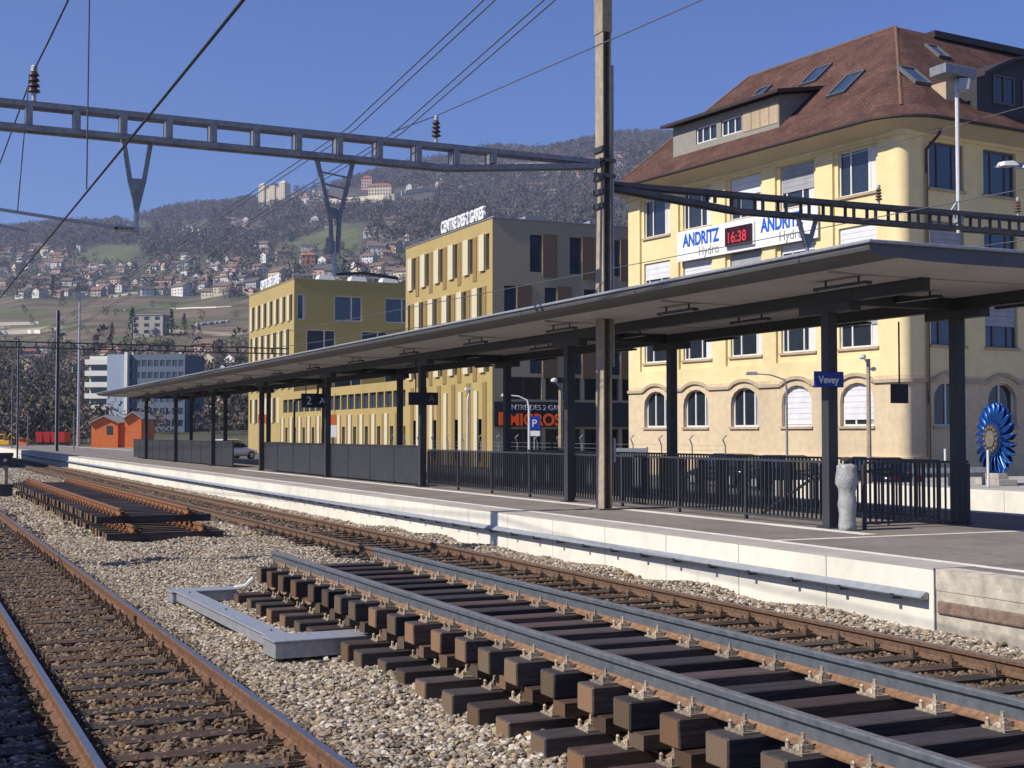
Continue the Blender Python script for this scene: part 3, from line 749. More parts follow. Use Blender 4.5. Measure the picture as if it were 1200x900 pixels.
def hanger(label, x, ztop, zbot, w=.62, plate=True):
    t = thing('beam_hanger', label, 'hanger', (x, MY, ztop))
    d = ztop - zbot
    m_ = MB()
    for s in (-1, 1):
        m_.tube([(s * w / 2, 0, 0), (s * .12, 0, -d * .44)], .055, 4)
    m_.box(-w / 2 - .05, w / 2 + .05, -.06, .06, -.02, .06); m_.build('arms', M['galvdark'], t)
    if plate:
        m_ = MB(); m_.hexa([(-.03, -.05, -d * .76), (.03, -.05, -d * .76), (.03, .05, -d * .76), (-.03, .05, -d * .76), (-.17, -.05, -d * .40), (.17, -.05, -d * .40), (.17, .05, -d * .40), (-.17, .05, -d * .40)])
        m_.build('gusset', M['galvdark'], t)
    else:
        m_ = MB()
        for q in range(4):
            a = -d * (.1 + .1 * q); ww = w / 2 - (w / 2 - .12) * (-a / (d * .44))
            m_.tube([(-ww, 0, a), (ww, 0, a - .08)], .02, 4)
        m_.tube([(-.1, 0, -d * .42), (-.06, 0, -d * .8)], .05, 6); m_.tube([(.1, 0, -d * .42), (.06, 0, -d * .8)], .05, 6)
        m_.box(-.13, .13, -.04, .04, -d * .5, -d * .42)
        m_.build('lattice', M['galvdark'], t)
    m_ = MB(); m_.tube([(0, 0, -d * .7), (0, 0, -d)], .045, 8); m_.build('tube', M['galv'], t)
    return t
h1 = hanger('V shaped hanger under the beam over the left track', 4.0, EYE + 5.33, EYE + 3.62, w=.48)
m_ = MB(); m_.tube([(.05, 0, -1.62), (-.35, 0, -1.60)], .055, 8); m_.tube([(-.35, 0, -1.6), (-3.6, 0, -1.28)], .03, 8); m_.build('registration_arm', M['galv'], h1)
m_ = MB(); 
for q in range(4): m_.lathe([(.03, 0), (.075, .03), (.03, .06)], (-.1 - q * .08, 0, -1.64), 8)
m_.build('arm_insulator', M['ins'], h1)
m_ = MB(); m_.tube([(-3.6, 0, -1.28), (-3.6, 0, .0)], .015, 5); m_.build('stay', M['wire'], h1)
m_ = MB(); m_.tube([(-3.2, 0, -1.55), (-1.9, 0, -1.75)], .022, 6); m_.build('steady_arm', M['galv'], h1)
h2 = hanger('lattice hanger under the beam over the platform track', 7.75, EYE + 5.28, EYE + 3.05, w=.72, plate=False)
m_ = MB(); m_.tube([(.0, 0, -2.2), (.6, 0, -2.15), (1.3, 0, -2.22)], .03, 6); m_.build('registration_arm', M['darksteel'], h2)
h3 = hanger('slim V hanger under the right hand dark beam', 18.9, EYE + 4.9, EYE + 4.0, w=.5)
m_ = MB(); m_.tube([(0, 0, -.88), (-.2, 0, -.85)], .06, 8); m_.build('arm_insulator', M['inscap'], h3)

def wirething(label, pts, r=.012, m='wire', sag=0.0, name='overhead_wire'):
    out = []
    for a, b_ in zip(pts[:-1], pts[1:]):
        a = Vector(a); b_ = Vector(b_); n = 10
        for i in range(n):
            f = i / n; p = a.lerp(b_, f); p.z -= sag * 4 * f * (1 - f); out.append(p)
    out.append(Vector(pts[-1]))
    m_ = MB(); m_.tube(out, r, 6); o = m_.build(name, M[m]); tag(o, label, 'wire'); return o
# left track: contact wire, messenger, dropper
wirething('thick dark contact wire crossing the upper left sky diagonally', [(2.18, 1, EYE + 3.02), (2.18, MY, EYE + 3.06), (2.0, 126, EYE + 3.1)], .013, sag=.02)
wirething('messenger wire running up from the far left insulator', [(2.15, 1, EYE + 5.9), (2.2, MY - .1, EYE + 6.45), (2.0, 126, EYE + 5.2)], .014, sag=.25)
wirething('thin vertical dropper wire hanging into the left contact wire', [(2.16, 17.6, EYE + 3.04), (2.17, 17.6, EYE + 6.05)], .010, 'wire2')
wirething('slack stay wire left of the far left insulator', [(1.95, MY, EYE + 3.9), (2.12, MY, EYE + 6.35)], .010, 'wire2')
# platform track wires
for dx in (0, .16):
    wirething(['first','second'][dx > 0] + ' wire of the left wire pair crossing the upper middle sky', [(8.0 + dx, 2, EYE + 7.9), (8.0 + dx, MY, EYE + 5.95), (7.0 + dx, 126, EYE + 5.2)], .012, 'wire2')
    wirething(['first','second'][dx > 0] + ' wire of the right wire pair crossing the upper middle sky', [(8.75 + dx, 2, EYE + 8.0), (8.95 + dx, MY, EYE + 5.95), (8.3 + dx, 126, EYE + 5.2)], .012, 'wire2')
wirething('single wire rising from the middle insulator to the upper right', [(9.86, MY, EYE + 6.38), (15.0, 9, EYE + 8.1)], .012, 'wire2')
wirething('thin anchor wire sloping from beam behind the mast', [(9.86, MY, EYE + 6.38), (8.9, MY, EYE + 5.95)], .01, 'wire2')
wirething('upper thin wire passing before the dark office facade', [(12.4, 50, EYE + 3.6), (22.6, 18, EYE + 5.3), (25, 10, EYE + 6.0)], .011, 'wire2')
wirething('lower thin wire passing before the dark office facade', [(13.0, 50, EYE + 3.2), (22.6, 20, EYE + 4.2), (26, 12, EYE + 4.6)], .011, 'wire2')
wirething('thin wire rising past the street lamp to the right edge', [(22.4, 30, EYE + 7.2), (24.9, 22, EYE + 7.9)], .011, 'wire2')

# yard light on the right hand beam
t = thing('box_light', 'pale box shaped lamp on a thin mast above the beam', 'lamp', (23.35, MY, EYE + 5.33))
m_ = MB(); m_.tube([(0, 0, -.5), (0, 0, 3.25)], .05, 8); m_.build('pole', M['lampwhite'], t)
m_ = MB(); m_.box(-.09, .09, -.09, .09, -.25, .02); m_.tube([(-.25, 0, .0), (0, 0, .3)], .03, 6); m_.build('clamp', M['galv'], t)
m_ = MB(); m_.hexa([(-.60, -.28, 3.28), (.36, -.28, 3.22), (.36, .28, 3.22), (-.60, .28, 3.28), (-.60, -.28, 3.52), (.36, -.28, 3.50), (.36, .28, 3.50), (-.60, .28, 3.52)])
bevel(m_.build('lamp_box', M['galvdark'], t), .02)
m_ = MB(); m_.hexa([(-.1, -.2, 2.95), (.1, -.3, 2.95), (.3, .0, 2.95), (.0, .1, 2.95), (-.1, -.2, 3.22), (.15, -.3, 3.22), (.35, .0, 3.22), (.0, .1, 3.22)]); m_.build('reflector', M['galv'], t)

# far portal and yard masts
def lattice_mast(label, u, d, ztop, w=.3, base=PZ):
    p = at(u, d); return hmast(label, (p.x, p.y, 0), ztop, w, 'galv')
lattice_mast('tall grey mast standing far off beyond the canopy end', 67, 124, 13.6, .42)
lattice_mast('thinner grey mast far off near the left edge', 21, 132, 11.6, .26)
lattice_mast('short grey mast far off at the left edge', 14.5, 150, 9.8, .22)
lattice_mast('slim grey post far off under the canopy end', 87, 135, 4.6, .16)
lattice_mast('slim yard post left of the red wagons', 33, 160, 5.0, .16)
t = thing('light_tower', 'slender pale light tower rising before the vineyard slope', 'light tower', tuple(at(92, 240)))
m_ = MB(); m_.tube([(0, 0, 0), (0, 0, 27)], [.3, .16], 8); m_.build('pole', M['galv'], t)
m_ = MB(); m_.box(-.9, .9, -.2, .2, 26.2, 27.2); m_.build('lamp_head', M['galv'], t)
beam('far dark battened beam spanning the tracks before the hillside', -8, 34, EYE + 8.0, .5, 0, 0, step=1.6, y=126, mm='darksteel')

# ------------------------------------------------------------------ building helpers
ZV = Vector((0, 0, 1))
def facade(m_, O, U, N, W, z0, z1, ops, dep=.2, m=0, mr=None):
    """wall sheet in the plane O + x*U + z*Z with rectangular openings and reveals"""
    O = Vector(O)
    xs = sorted({0.0, W, *[a for o in ops for a in (o[0], o[1])]}); zs = sorted({z0, z1, *[a for o in ops for a in (o[2], o[3])]})
    P = lambda x, z, n=0.0: O + U * x + ZV * z + N * n
    for a, b in zip(xs[:-1], xs[1:]):
        for c, d in zip(zs[:-1], zs[1:]):
            cx = (a + b) / 2; cz_ = (c + d) / 2
            if any(o[0] < cx < o[1] and o[2] < cz_ < o[3] for o in ops): continue
            m_.quadv([P(a, c), P(b, c), P(b, d), P(a, d)], m)
    q = m if mr is None else mr
    for (a, b, c, d) in ops:
        m_.quadv([P(a, c), P(a, d), P(a, d, -dep), P(a, c, -dep)], q); m_.quadv([P(b, c), P(b, d), P(b, d, -dep), P(b, c, -dep)], q)
        m_.quadv([P(a, c), P(b, c), P(b, c, -dep), P(a, c, -dep)], q); m_.quadv([P(a, d), P(b, d), P(b, d, -dep), P(a, d, -dep)], q)
def window(parent, O, U, N, x0, x1, z0, z1, rec=.16, mull=(.5,), fr='frame', gl='glass', blind=0.0, bm='blind', sill=True, sillm='trim', arch=0, fw=.08, curtain=0):
    O = Vector(O); f = MB(); n0, n1 = -rec - .06, -rec
    f.obox(O, U, N, x0, x0 + fw, n0, n1, z0, z1); f.obox(O, U, N, x1 - fw, x1, n0, n1, z0, z1)
    f.obox(O, U, N, x0 + fw, x1 - fw, n0, n1, z0, z0 + fw); f.obox(O, U, N, x0 + fw, x1 - fw, n0, n1, z1 - fw, z1)
    for q in mull:
        xm = x0 + (x1 - x0) * q; f.obox(O, U, N, xm - fw * .55, xm + fw * .55, n0, n1, z0 + fw, z1 - fw)
    w_ = f.build('window', M[fr], parent)
    p = MB(); p.obox(O, U, N, x0 + .02, x1 - .02, n0 - .03, n0 + .0, z0 + .02, z1 - .02); p.build('pane', M[gl], w_)
    if blind > 0:
        b = MB(); zb = z1 - (z1 - z0) * blind; k = max(2, int((z1 - zb) / .25)); hh = (z1 - .03 - zb) / k
        for i in range(k):
            b.obox(O, U, N, x0 + .06, x1 - .06, n1 + .005, n1 + .03, zb + i * hh, zb + (i + 1) * hh - .012)
        b.build('blind', M[bm], w_)
    if sill:
        if curtain:
            c_ = MB(); wq = (x1 - x0) * curtain; c_.obox(O, U, N, x0 + .09, x0 + .09 + wq, n1 - .052, n1 - .028, z0 + .09, z1 - .09); c_.build('curtain', M['blindg'] if curtain < .17 else M['frame'], w_)
        s = MB(); s.obox(O, U, N, x0 - .1, x1 + .1, -rec + .002, .10, z0 - .12, z0 - .002); s.build('sill', M[sillm], w_)
    return w_

# ------------------------------------------------------------------ yellow corner building
cp = at(1060, 62)
yb = thing('yellow_building', 'large yellow corner building with brown hipped tile roof and white banner', 'building', (cp.x, cp.y, 0), R(96))
X = Vector((1, 0, 0)); Y = Vector((0, 1, 0))
RC = .5                                     # corner radius
WF, WS = 21.6, 30.0
cen = [3.0, 7.15, 11.15, 15.25, 18.95]
scen = [2.9, 6.55, 10.3, 14.0, 17.8, 21.5, 25.2]
rows = [(6.45, 8.55), (10.1, 12.25), (13.75, 15.95)]
wz = 16.35
hw = 1.25
# ground floor
front_ops = [(c - 1.1 - RC, c + 1.1 - RC, 2.7, 4.78) for c in cen]
m_ = MB()
facade(m_, (RC, 0, 0), X, Y, WF - RC, 0, 5.05, front_ops, .3)
side_ops = [(c - 1.0 - RC, c + 1.0 - RC, 2.7, 4.78) for c in scen]
facade(m_, (0, -RC, 0), -Y, -X, WS - RC, 0, 5.05, side_ops, .3)
def corner(m_, z0, z1, off=0.0, n=24, m=0):
    r = RC + off; c = (RC, -RC)
    pts = [(c[0] - r * math.sin(i / n * math.pi / 2), c[1] + r * math.cos(i / n * math.pi / 2)) for i in range(n + 1)]
    for a, b in zip(pts[:-1], pts[1:]): m_.quadv([(*a, z0), (*b, z0), (*b, z1), (*a, z1)], m)
    return pts
corner(m_, 0, 5.05)
# arch infill in the upper corners of each opening
def arch_fill(m_, O, U, N, x0, x1, zs, z1, dep):
    O = Vector(O); n = 8; xc = (x0 + x1) / 2; a = (x1 - x0) / 2; h = z1 - zs
    P = lambda x, z, k=0.0: O + U * x + ZV * z + N * k
    for i in range(n):
        t0 = math.pi * i / n; t1 = math.pi * (i + 1) / n
        pa = (xc - a * math.cos(t0), zs + h * math.sin(t0)); pb = (xc - a * math.cos(t1), zs + h * math.sin(t1))
        for off in (-.001,):
            m_.quadv([P(pa[0], pa[1], off), P(pb[0], pb[1], off), P(pb[0], z1, off), P(pa[0], z1, off)])
        m_.quadv([P(*pa, 0), P(*pb, 0), P(*pb, -dep), P(*pa, -dep)])
for o_ in front_ops: arch_fill(m_, (RC, 0, 0), X, Y, o_[0], o_[1], 3.95, 4.78, .3)
for o_ in side_ops: arch_fill(m_, (0, -RC, 0), -Y, -X, o_[0], o_[1], 3.95, 4.78, .3)
m_.quadv([(WF, 0, 0), (WF, -14, 0), (WF, -14, 16.4), (WF, 0, 16.4)])
m_.build('ground_floor_wall', M['stone'], yb)
# upper walls with shallow vertical bays
m_ = MB()
bays = [(c - 1.5 - RC, c + 1.5 - RC, 5.95, 16.0) for c in cen]
facade(m_, (RC, 0, 0), X, Y, WF - RC, 5.05, wz, bays, .14)
wops = [(c - hw - RC, c + hw - RC, a, b) for c in cen for a, b in rows]
m2_ = MB(); facade(m2_, (RC, -.14, 0), X, Y, WF - RC - .02, 5.9, 16.05, wops, .16)
sops = [(c - 1.15 - RC, c + 1.15 - RC, a, b) for c in scen for a, b in rows]
facade(m_, (0, -RC, 0), -Y, -X, WS - RC, 5.05, wz, sops, .18)
corner(m_, 5.05, wz)
m_.build('upper_wall', M['yellow'], yb); m2_.build('bay_wall', M['yellow'], yb)
# mouldings
m_ = MB()
def course(m_, z0, z1, off, y1=WS):
    m_.box(RC, WF + .001, .001, off, z0, z1)
    m_.box(-off, -.001, -y1, -RC, z0, z1)
    pi_ = [(RC - (RC + .0) * math.sin(i / 8 * math.pi / 2), -RC + RC * math.cos(i / 8 * math.pi / 2)) for i in range(9)]
    po_ = [(RC - (RC + off) * math.sin(i / 8 * math.pi / 2), -RC + (RC + off) * math.cos(i / 8 * math.pi / 2)) for i in range(9)]
    for i in range(8):
        m_.hexa([(*pi_[i], z0), (*pi_[i + 1], z0), (*po_[i + 1], z0), (*po_[i], z0), (*pi_[i], z1), (*pi_[i + 1], z1), (*po_[i + 1], z1), (*po_[i], z1)])
m_ = MB(); course(m_, wz - .25, wz + .02, .12); course(m_, wz + .02, wz + .22, .22); m_.build('cornice', M['yellow'], yb)
m_ = MB()
def string_course(m_, O, U, N, W, ops):
    O = Vector(O); z = 4.72; cur = 0.0; th0 = math.asin((z + .04 - 4.3) / .78); n = 12
    P = lambda e, k: O + U * e[0] + ZV * e[1] + N * k
    for (a, b, c, d) in sorted(ops):
        xc = (a + b) / 2; ra = (b - a) / 2 + .22; ex = (ra + .1) * math.cos(th0)
        m_.obox(O, U, N, cur, xc - ex, .002, .109, z, z + .16)
        for i in range(n):
            t0 = th0 + (math.pi - 2 * th0) * i / n; t1 = th0 + (math.pi - 2 * th0) * (i + 1) / n
            a0, a1, b0, b1 = [(xc - (ra + rr_) * math.cos(t_), 4.3 + (.78 + rr_) * math.sin(t_)) for t_ in (t0, t1) for rr_ in (0.0, .17)]
            m_.hexa([P(a0, .003), P(b0, .003), P(b0, .112), P(a0, .112), P(a1, .003), P(b1, .003), P(b1, .112), P(a1, .112)])
        cur = xc + ex
    m_.obox(O, U, N, cur, W, .002, .109, z, z + .16)
for i in range(10):
    q0, q1 = i / 10 * math.pi / 2, (i + 1) / 10 * math.pi / 2
    c4 = [(RC - r_ * math.sin(q), -RC + r_ * math.cos(q)) for r_ in (RC + .002, RC + .109) for q in (q0, q1)]
    m_.hexa([(*c4[0], 4.72), (*c4[1], 4.72), (*c4[3], 4.72), (*c4[2], 4.72), (*c4[0], 4.88), (*c4[1], 4.88), (*c4[3], 4.88), (*c4[2], 4.88)])
string_course(m_, (RC, 0, 0), X, Y, WF - RC, front_ops); string_course(m_, (0, -RC, 0), -Y, -X, WS - RC, side_ops)
m_.build('arched_string_course', M['trim'], yb)
m_ = MB(); course(m_, 0, 1.3, .10); m_.build('plinth', M['stone'], yb)
# windows
bl = {(0, 0): .5, (1, 0): 0, (2, 0): 0, (3, 0): .35, (4, 0): 0, (0, 1): .38, (1, 1): .35, (2, 1): .45, (3, 1): .5, (4, 1): .45, (0, 2): 0, (1, 2): .62, (2, 2): .45, (3, 2): .1, (4, 2): 0}
for i, c in enumerate(cen):
    for j, (a, b) in enumerate(rows):
        window(yb, (0, -.14, 0), X, Y, c - hw, c + hw, a, b, .12, (.38, .85) if (i + j) % 2 else (.2, .7), blind=bl[(i, j)], bm='blind' if (i + j) % 3 else 'blindg', curtain=(.18, .12, .22, .15)[(i * 2 + j) % 4])
    window(yb, (0, 0, 0), X, Y, c - 1.08, c + 1.08, 2.72, 4.76, .22, (.22, .62), blind=(.85, .95, 0, 0, 0)[i], fw=.09, curtain=.14)
for i, c in enumerate(scen):
    for j, (a, b) in enumerate(rows):
        window(yb, (0, 0, 0), -Y, -X, c - 1.13, c + 1.13, a + .02, b - .02, .14, (.3, .75), fr='framedk', gl='glassb', blind=(.5 if (i + j) % 3 == 1 else 0), bm='blindg')
    window(yb, (0, 0, 0), -Y, -X, c - .98, c + .98, 2.72, 4.76, .22, (.5,), blind=0)
# eaves
def eave_path(off, n=8):
    E = 1.0
    pts = [(WF + off * .4, off)] + [(E - (E + off) * math.sin(i / n * math.pi / 2), -E + (E + off) * math.cos(i / n * math.pi / 2)) for i in range(n + 1)] + [(-off, -WS)]
    return pts
inn = eave_path(.1); mid = eave_path(1.0); outp = eave_path(1.25); ez = 16.75
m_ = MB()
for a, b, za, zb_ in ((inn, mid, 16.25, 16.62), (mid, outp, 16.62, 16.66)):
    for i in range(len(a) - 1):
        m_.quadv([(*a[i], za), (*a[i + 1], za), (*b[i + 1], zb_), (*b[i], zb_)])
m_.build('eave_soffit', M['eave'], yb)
m_ = MB(); m_.tube([(x, y, ez - .03) for x, y in eave_path(1.28)], .09, 8); m_.build('gutter', M['gutter'], yb)
m_ = MB(); m_.tube([(-.55, -2.0, 16.55), (-.5, -1.9, 16.2), (-.12, -1.45, 15.5), (-.12, -1.45, 14.2), (-.12, -1.45, .2)], .07, 8); m_.build('downpipe', M['gutter'], yb)
# roof
def roof_mat():
    m = bpy.data.materials.new('clay roof tiles'); m.use_nodes = True; M['tiles'] = m
    t = m.node_tree; n = t.nodes; l = t.links; b = n['Principled BSDF']; b.inputs['Roughness'].default_value = .85; b.inputs['Specular IOR Level'].default_value = .2
    tc = n.new('ShaderNodeTexCoord')
    br = n.new('ShaderNodeTexBrick'); br.inputs['Scale'].default_value = 1; br.inputs['Brick Width'].default_value = .22; br.inputs['Row Height'].default_value = .2
    br.inputs['Mortar Size'].default_value = .014; br.inputs['Color1'].default_value = (.125, .060, .044, 1); br.inputs['Color2'].default_value = (.082, .045, .037, 1); br.inputs['Mortar'].default_value = (.05, .028, .022, 1)
    br.offset = .5
    # run the courses along the slope: use (x+y, z)
    sp = n.new('ShaderNodeSeparateXYZ'); l.new(tc.outputs['Object'], sp.inputs[0]); ad = n.new('ShaderNodeMath'); l.new(sp.outputs[0], ad.inputs[0]); l.new(sp.outputs[1], ad.inputs[1])
    cb = n.new('ShaderNodeCombineXYZ'); l.new(ad.outputs[0], cb.inputs[0]); l.new(sp.outputs[2], cb.inputs[1]); l.new(cb.outputs[0], br.inputs['Vector'])
    no = n.new('ShaderNodeTexNoise'); no.inputs['Scale'].default_value = .9; no.inputs['Detail'].default_value = 8; l.new(tc.outputs['Object'], no.inputs['Vector'])
    mr = n.new('ShaderNodeMapRange'); mr.inputs[1].default_value = .3; mr.inputs[2].default_value = .7; mr.inputs[3].default_value = .7; mr.inputs[4].default_value = 1.3; l.new(no.outputs[0], mr.inputs[0])
    mx = n.new('ShaderNodeMix'); mx.data_type = 'RGBA'; mx.blend_type = 'MULTIPLY'; mx.inputs[0].default_value = 1
    l.new(br.outputs[0], mx.inputs[6]); l.new(mr.outputs[0], mx.inputs[7]); l.new(mx.outputs[2], b.inputs['Base Color'])
    bp = n.new('ShaderNodeBump'); bp.inputs['Strength'].default_value = .5; bp.inputs['Distance'].default_value = .03; bp.invert = True
    l.new(br.outputs['Fac'], bp.inputs['Height']); l.new(bp.outputs[0], b.inputs['Normal'])
roof_mat()
Ax, Ay, Az = 7.0, -7.0, 23.9
Rx = 18.8
m_ = MB(); ep = eave_path(1.3)
kick = [(x + (Ax - x) * .12 if True else x, y + (Ay - y) * .12, 0) for x, y in ep]
A_ = (Ax, Ay, Az); RR = (Rx, Ay, Az)
# bell-cast eave strip then main slopes
def kp(p):
    x, y = p
    fx = min(max(x, -9), 22.5); cxp = min(max(x, Ax), Rx); cyp = max(y, -99) if False else Ay
    if x < Ax and y < -RC: q = (Ax, min(y, Ay))
    elif x > Rx: q = (Rx, Ay)
    elif y > -RC and x >= Ax: q = (x, Ay)
    else: q = (Ax, Ay)
    return (x + (q[0] - x) * .13, y + (q[1] - y) * .13, ez + .75)
base = [(x, y, ez) for x, y in ep]; kk = [kp(p) for p in ep]
for i in range(len(ep) - 1): m_.quadv([base[i], base[i + 1], kk[i + 1], kk[i]])
m_.quadv([kk[0], kk[1], A_, RR])
for i in range(1, len(ep) - 2): m_.quadv([kk[i], kk[i + 1], A_])
m_.quadv([kk[-2], kk[-1], (Ax, -WS, Az - .25), A_])
m_.quadv([base[0], kk[0], RR, (WF + 1, -15, ez)])
m_.quadv([A_, RR, (WF + 1, -15, ez), (15.2, -15, ez)]); m_.quadv([A_, (Ax, -WS, Az - .25), (15.2, -WS, ez), (15.2, -15, ez)])
roof = m_.build('roof', M['tiles'], yb)
m_ = MB(); m_.tube([kk[5], A_], .09, 6); m_.tube([A_, RR], .10, 6); m_.tube([RR, kk[0]], .09, 6); m_.build('ridge_tiles', mat('ridge clay', (.15, .085, .06), .85, var=.2, scale=3), roof)
m_ = MB(); m_.box(Ax - .5, Ax + .5, -WS, Ay - 2.4, Az - .3, Az + .06); m_.build('ridge_flashing', M['gutter'], roof)
# front shed dormer
def slope_z(y): return kk[1][2] + (Az - kk[1][2]) * (kk[1][1] - y) / (kk[1][1] - Ay)
dx0, dx1 = 8.9, 17.9
dy = -.55; dz0 = slope_z(dy) - .1; dz1 = 19.85
m_ = MB()
dops = [(3.0, 4.7, dz0 + .45, dz1 - .4), (5.1, 6.9, dz0 + .45, dz1 - .4)]
facade(m_, (dx0, dy, 0), X, Y, dx1 - dx0, dz0, dz1, dops, .15)
yb_ = -3.3
for xx in (dx0, dx1): m_.quadv([(xx, dy, dz0), (xx, dy, dz1), (xx, yb_, dz1 + .5), (xx, yb_, slope_z(yb_) - .3)])
m_.build('dormer_wall', M['dormer'], yb)
for o_ in dops: window(yb, (dx0, dy, 0), X, Y, o_[0] + .01, o_[1] - .01, o_[2], o_[3], .08, (.35, .7), sill=False)
m_ = MB(); m_.hexa([(dx0 - .5, dy + .55, dz1), (dx1 + .5, dy + .55, dz1), (dx1 + .5, yb_, dz1 + .55), (dx0 - .5, yb_, dz1 + .55), (dx0 - .5, dy + .55, dz1 + .16), (dx1 + .5, dy + .55, dz1 + .16), (dx1 + .5, yb_, dz1 + .75), (dx0 - .5, yb_, dz1 + .75)])
m_.build('dormer_roof', M['gutter'], yb)
m_ = MB()
for q in range(4):
    xq = dx0 + .06 + q * .71; m_.box(xq, xq + .66, dy + .002, dy + .03, dz0 + .35, dz1 - .35)
m_.build('dormer_boarding', M['trim'], yb)
# skylights
def skylight(x, y, sx, sl, side=False):
    if not side:
        f = (Az - kk[1][2]) / (kk[1][1] - Ay); z = slope_z(y); n = Vector((0, f, 1)).normalized(); du = X; dv = Vector((0, -1, f)).normalized()
        P = lambda a, b, k: Vector((x, y, z)) + du * a + dv * b + n * k
    else:
        f = (Az - kk[10][2]) / (Ax - kk[10][0]); z = kk[10][2] + (x - kk[10][0]) * f; n = Vector((-f, 0, 1)).normalized(); du = -Y; dv = Vector((1, 0, f)).normalized()
        P = lambda a, b, k: Vector((x, y, z)) + du * a + dv * b + n * k
    s = MB()
    def bb(a0, a1, b0, b1, k0, k1): s.hexa([P(a0, b0, k0), P(a1, b0, k0), P(a1, b1, k0), P(a0, b1, k0), P(a0, b0, k1), P(a1, b0, k1), P(a1, b1, k1), P(a0, b1, k1)])
    w_ = .1
    bb(-sx, -sx + w_, 0, sl, -.05, .14); bb(sx - w_, sx, 0, sl, -.05, .14); bb(-sx + w_, sx - w_, 0, w_, -.05, .14); bb(-sx + w_, sx - w_, sl - w_, sl, -.05, .14)
    o = s.build('skylight', M['framedk'], roof); s = MB(); 
    s.hexa([P(-sx + w_, w_, .02), P(sx - w_, w_, .02), P(sx - w_, sl - w_, .02), P(-sx + w_, sl - w_, .02), P(-sx + w_, w_, .09), P(sx - w_, w_, .09), P(sx - w_, sl - w_, .09), P(-sx + w_, sl - w_, .09)])
    s.build('pane', M['glassb'], o)
skylight(6.2, -1.9, .65, 2.0); skylight(10.4, -3.9, .65, 1.7); skylight(14.9, -4.3, .5, .9); skylight(1.6, -3.2, .6, 1.6, True)
skylight(4.6, -8.0, .45, 1.3, True)
# barrel dormer on the side roof
m_ = MB(); n = 10; by0, by1 = -5.2, -13.5; bx = .15; bz = 18.2
arc = [(by0 + (by1 - by0) * i / n, bz + 1.2 + 1.35 * math.sin(math.pi * i / n)) for i in range(n + 1)]
m_.quadv([(bx, by0, bz - .6)] + [(bx, y, z) for y, z in arc] + [(bx, by1, bz - .6)])
m_.quadv([(bx, by0, bz - .6), (bx, by0, arc[0][1]), (5, by0, arc[0][1] + .6), (5, by0, bz)])
m_.build('barrel_dormer', M['darksteel2'], yb)
m_ = MB()
for i in range(n):
    (ya, za), (yb2, zb2) = arc[i], arc[i + 1]
    m_.hexa([(bx - .5, ya, za), (bx - .5, yb2, zb2), (6.5, yb2, zb2), (6.5, ya, za), (bx - .5, ya, za + .16), (bx - .5, yb2, zb2 + .16), (6.5, yb2, zb2 + .16), (6.5, ya, za + .16)])
m_.build('barrel_dormer_roof', M['gutter'], yb)
for q in (-6.3, -8.4, -10.5):
    window(yb, (bx, 0, 0), -Y, -X, -q, -q + 1.5, bz + .1, bz + 1.5, -.07, (.5,), fr='framedk', sill=False)
# roof-edge small round dormer
m_ = MB(); m_.box(.6, 2.6, -4.4, -3.6, 18.0, 19.1); m_.build('chimney_box', M['trim'], yb)
# banner with lettering and LED clock
bx0, bx1 = 5.35, 16.6; bz0, bz1 = 11.95, 13.62
bn = thing('banner_sign', 'long white banner lettered ANDRITZ Hydro twice with a red clock', 'sign')
bn.location = yb.location; bn.rotation_euler = yb.rotation_euler
m_ = MB(); m_.box(bx0, bx1, .10, .19, bz0, bz1); bevel(m_.build('board', M['banner'], bn), .02)
for xx in (bx1 - .55, bx0 + 4.15):
    text('lettering', 'ANDRITZ', .98, M['bblue'], bn, (xx, .195, bz0 + .80), (R(90), 0, R(180)), .01, sx=.74, bold=.035)
    text('lettering', 'Hydro', .72, M['bgrey'], bn, (xx - 1.35, .195, bz0 + .16), (R(90), 0, R(180)), .01, sx=.95)
bn2 = MB(); cx0 = 10.05; bn2.box(cx0, cx0 + 2.1, .19, .42, bz0 + .32, bz0 + 1.32); clk = bn2.build('clock_case', M['led'], bn)
m_ = MB(); m_.box(cx0 - .1, cx0 + 2.2, .19, .30, bz0 + .22, bz0 + 1.42); m_.build('clock_frame', M['banner'], bn)
text('clock_digits', '16:38', .8, M['ledon'], clk, (cx0 + 1.98, .425, bz0 + .50), (R(90), 0, R(180)), .004, sx=.92, bold=.01)

# ------------------------------------------------------------------ gold office building (centre)
c2 = at(577, 95)
gb = thing('office_building', 'gold clad office block with white roof lettering and dark shop front', 'office building', (c2.x, c2.y, 0), R(90))
H2 = 17.45; L2 = 17.7; W2 = 30.0
rows2 = [(14.0 - .1, 16.45), (10.2, 12.75), (6.7, 9.25)]
pit = L2 / 6
ops = []
for j, (a, b) in enumerate(rows2):
    for i in range(6):
        x = .55 + i * pit + (pit * .42 if j % 2 else 0)
        ops.append((x, x + .62, a, b))
for i in range(4):
    x = 1.9 + i * pit * 1.5; ops.append((x, x + 1.0, .3, 3.4))
m_ = MB(); facade(m_, (0, 0, 0), X, Y, L2, 0, H2, ops, .3); m_.quadv([(L2, 0, 0), (L2, -W2, 0), (L2, -W2, H2), (L2, 0, H2)])
m_.build('wall', M['gold'], gb)
for o_ in ops: window(gb, (0, 0, 0), X, Y, o_[0] + .005, o_[1] - .005, o_[2] + .005, o_[3] - .005, .22, (), fr='framedk', gl='glass' if o_[2] > 1 else 'glassb', sill=False, fw=.05)
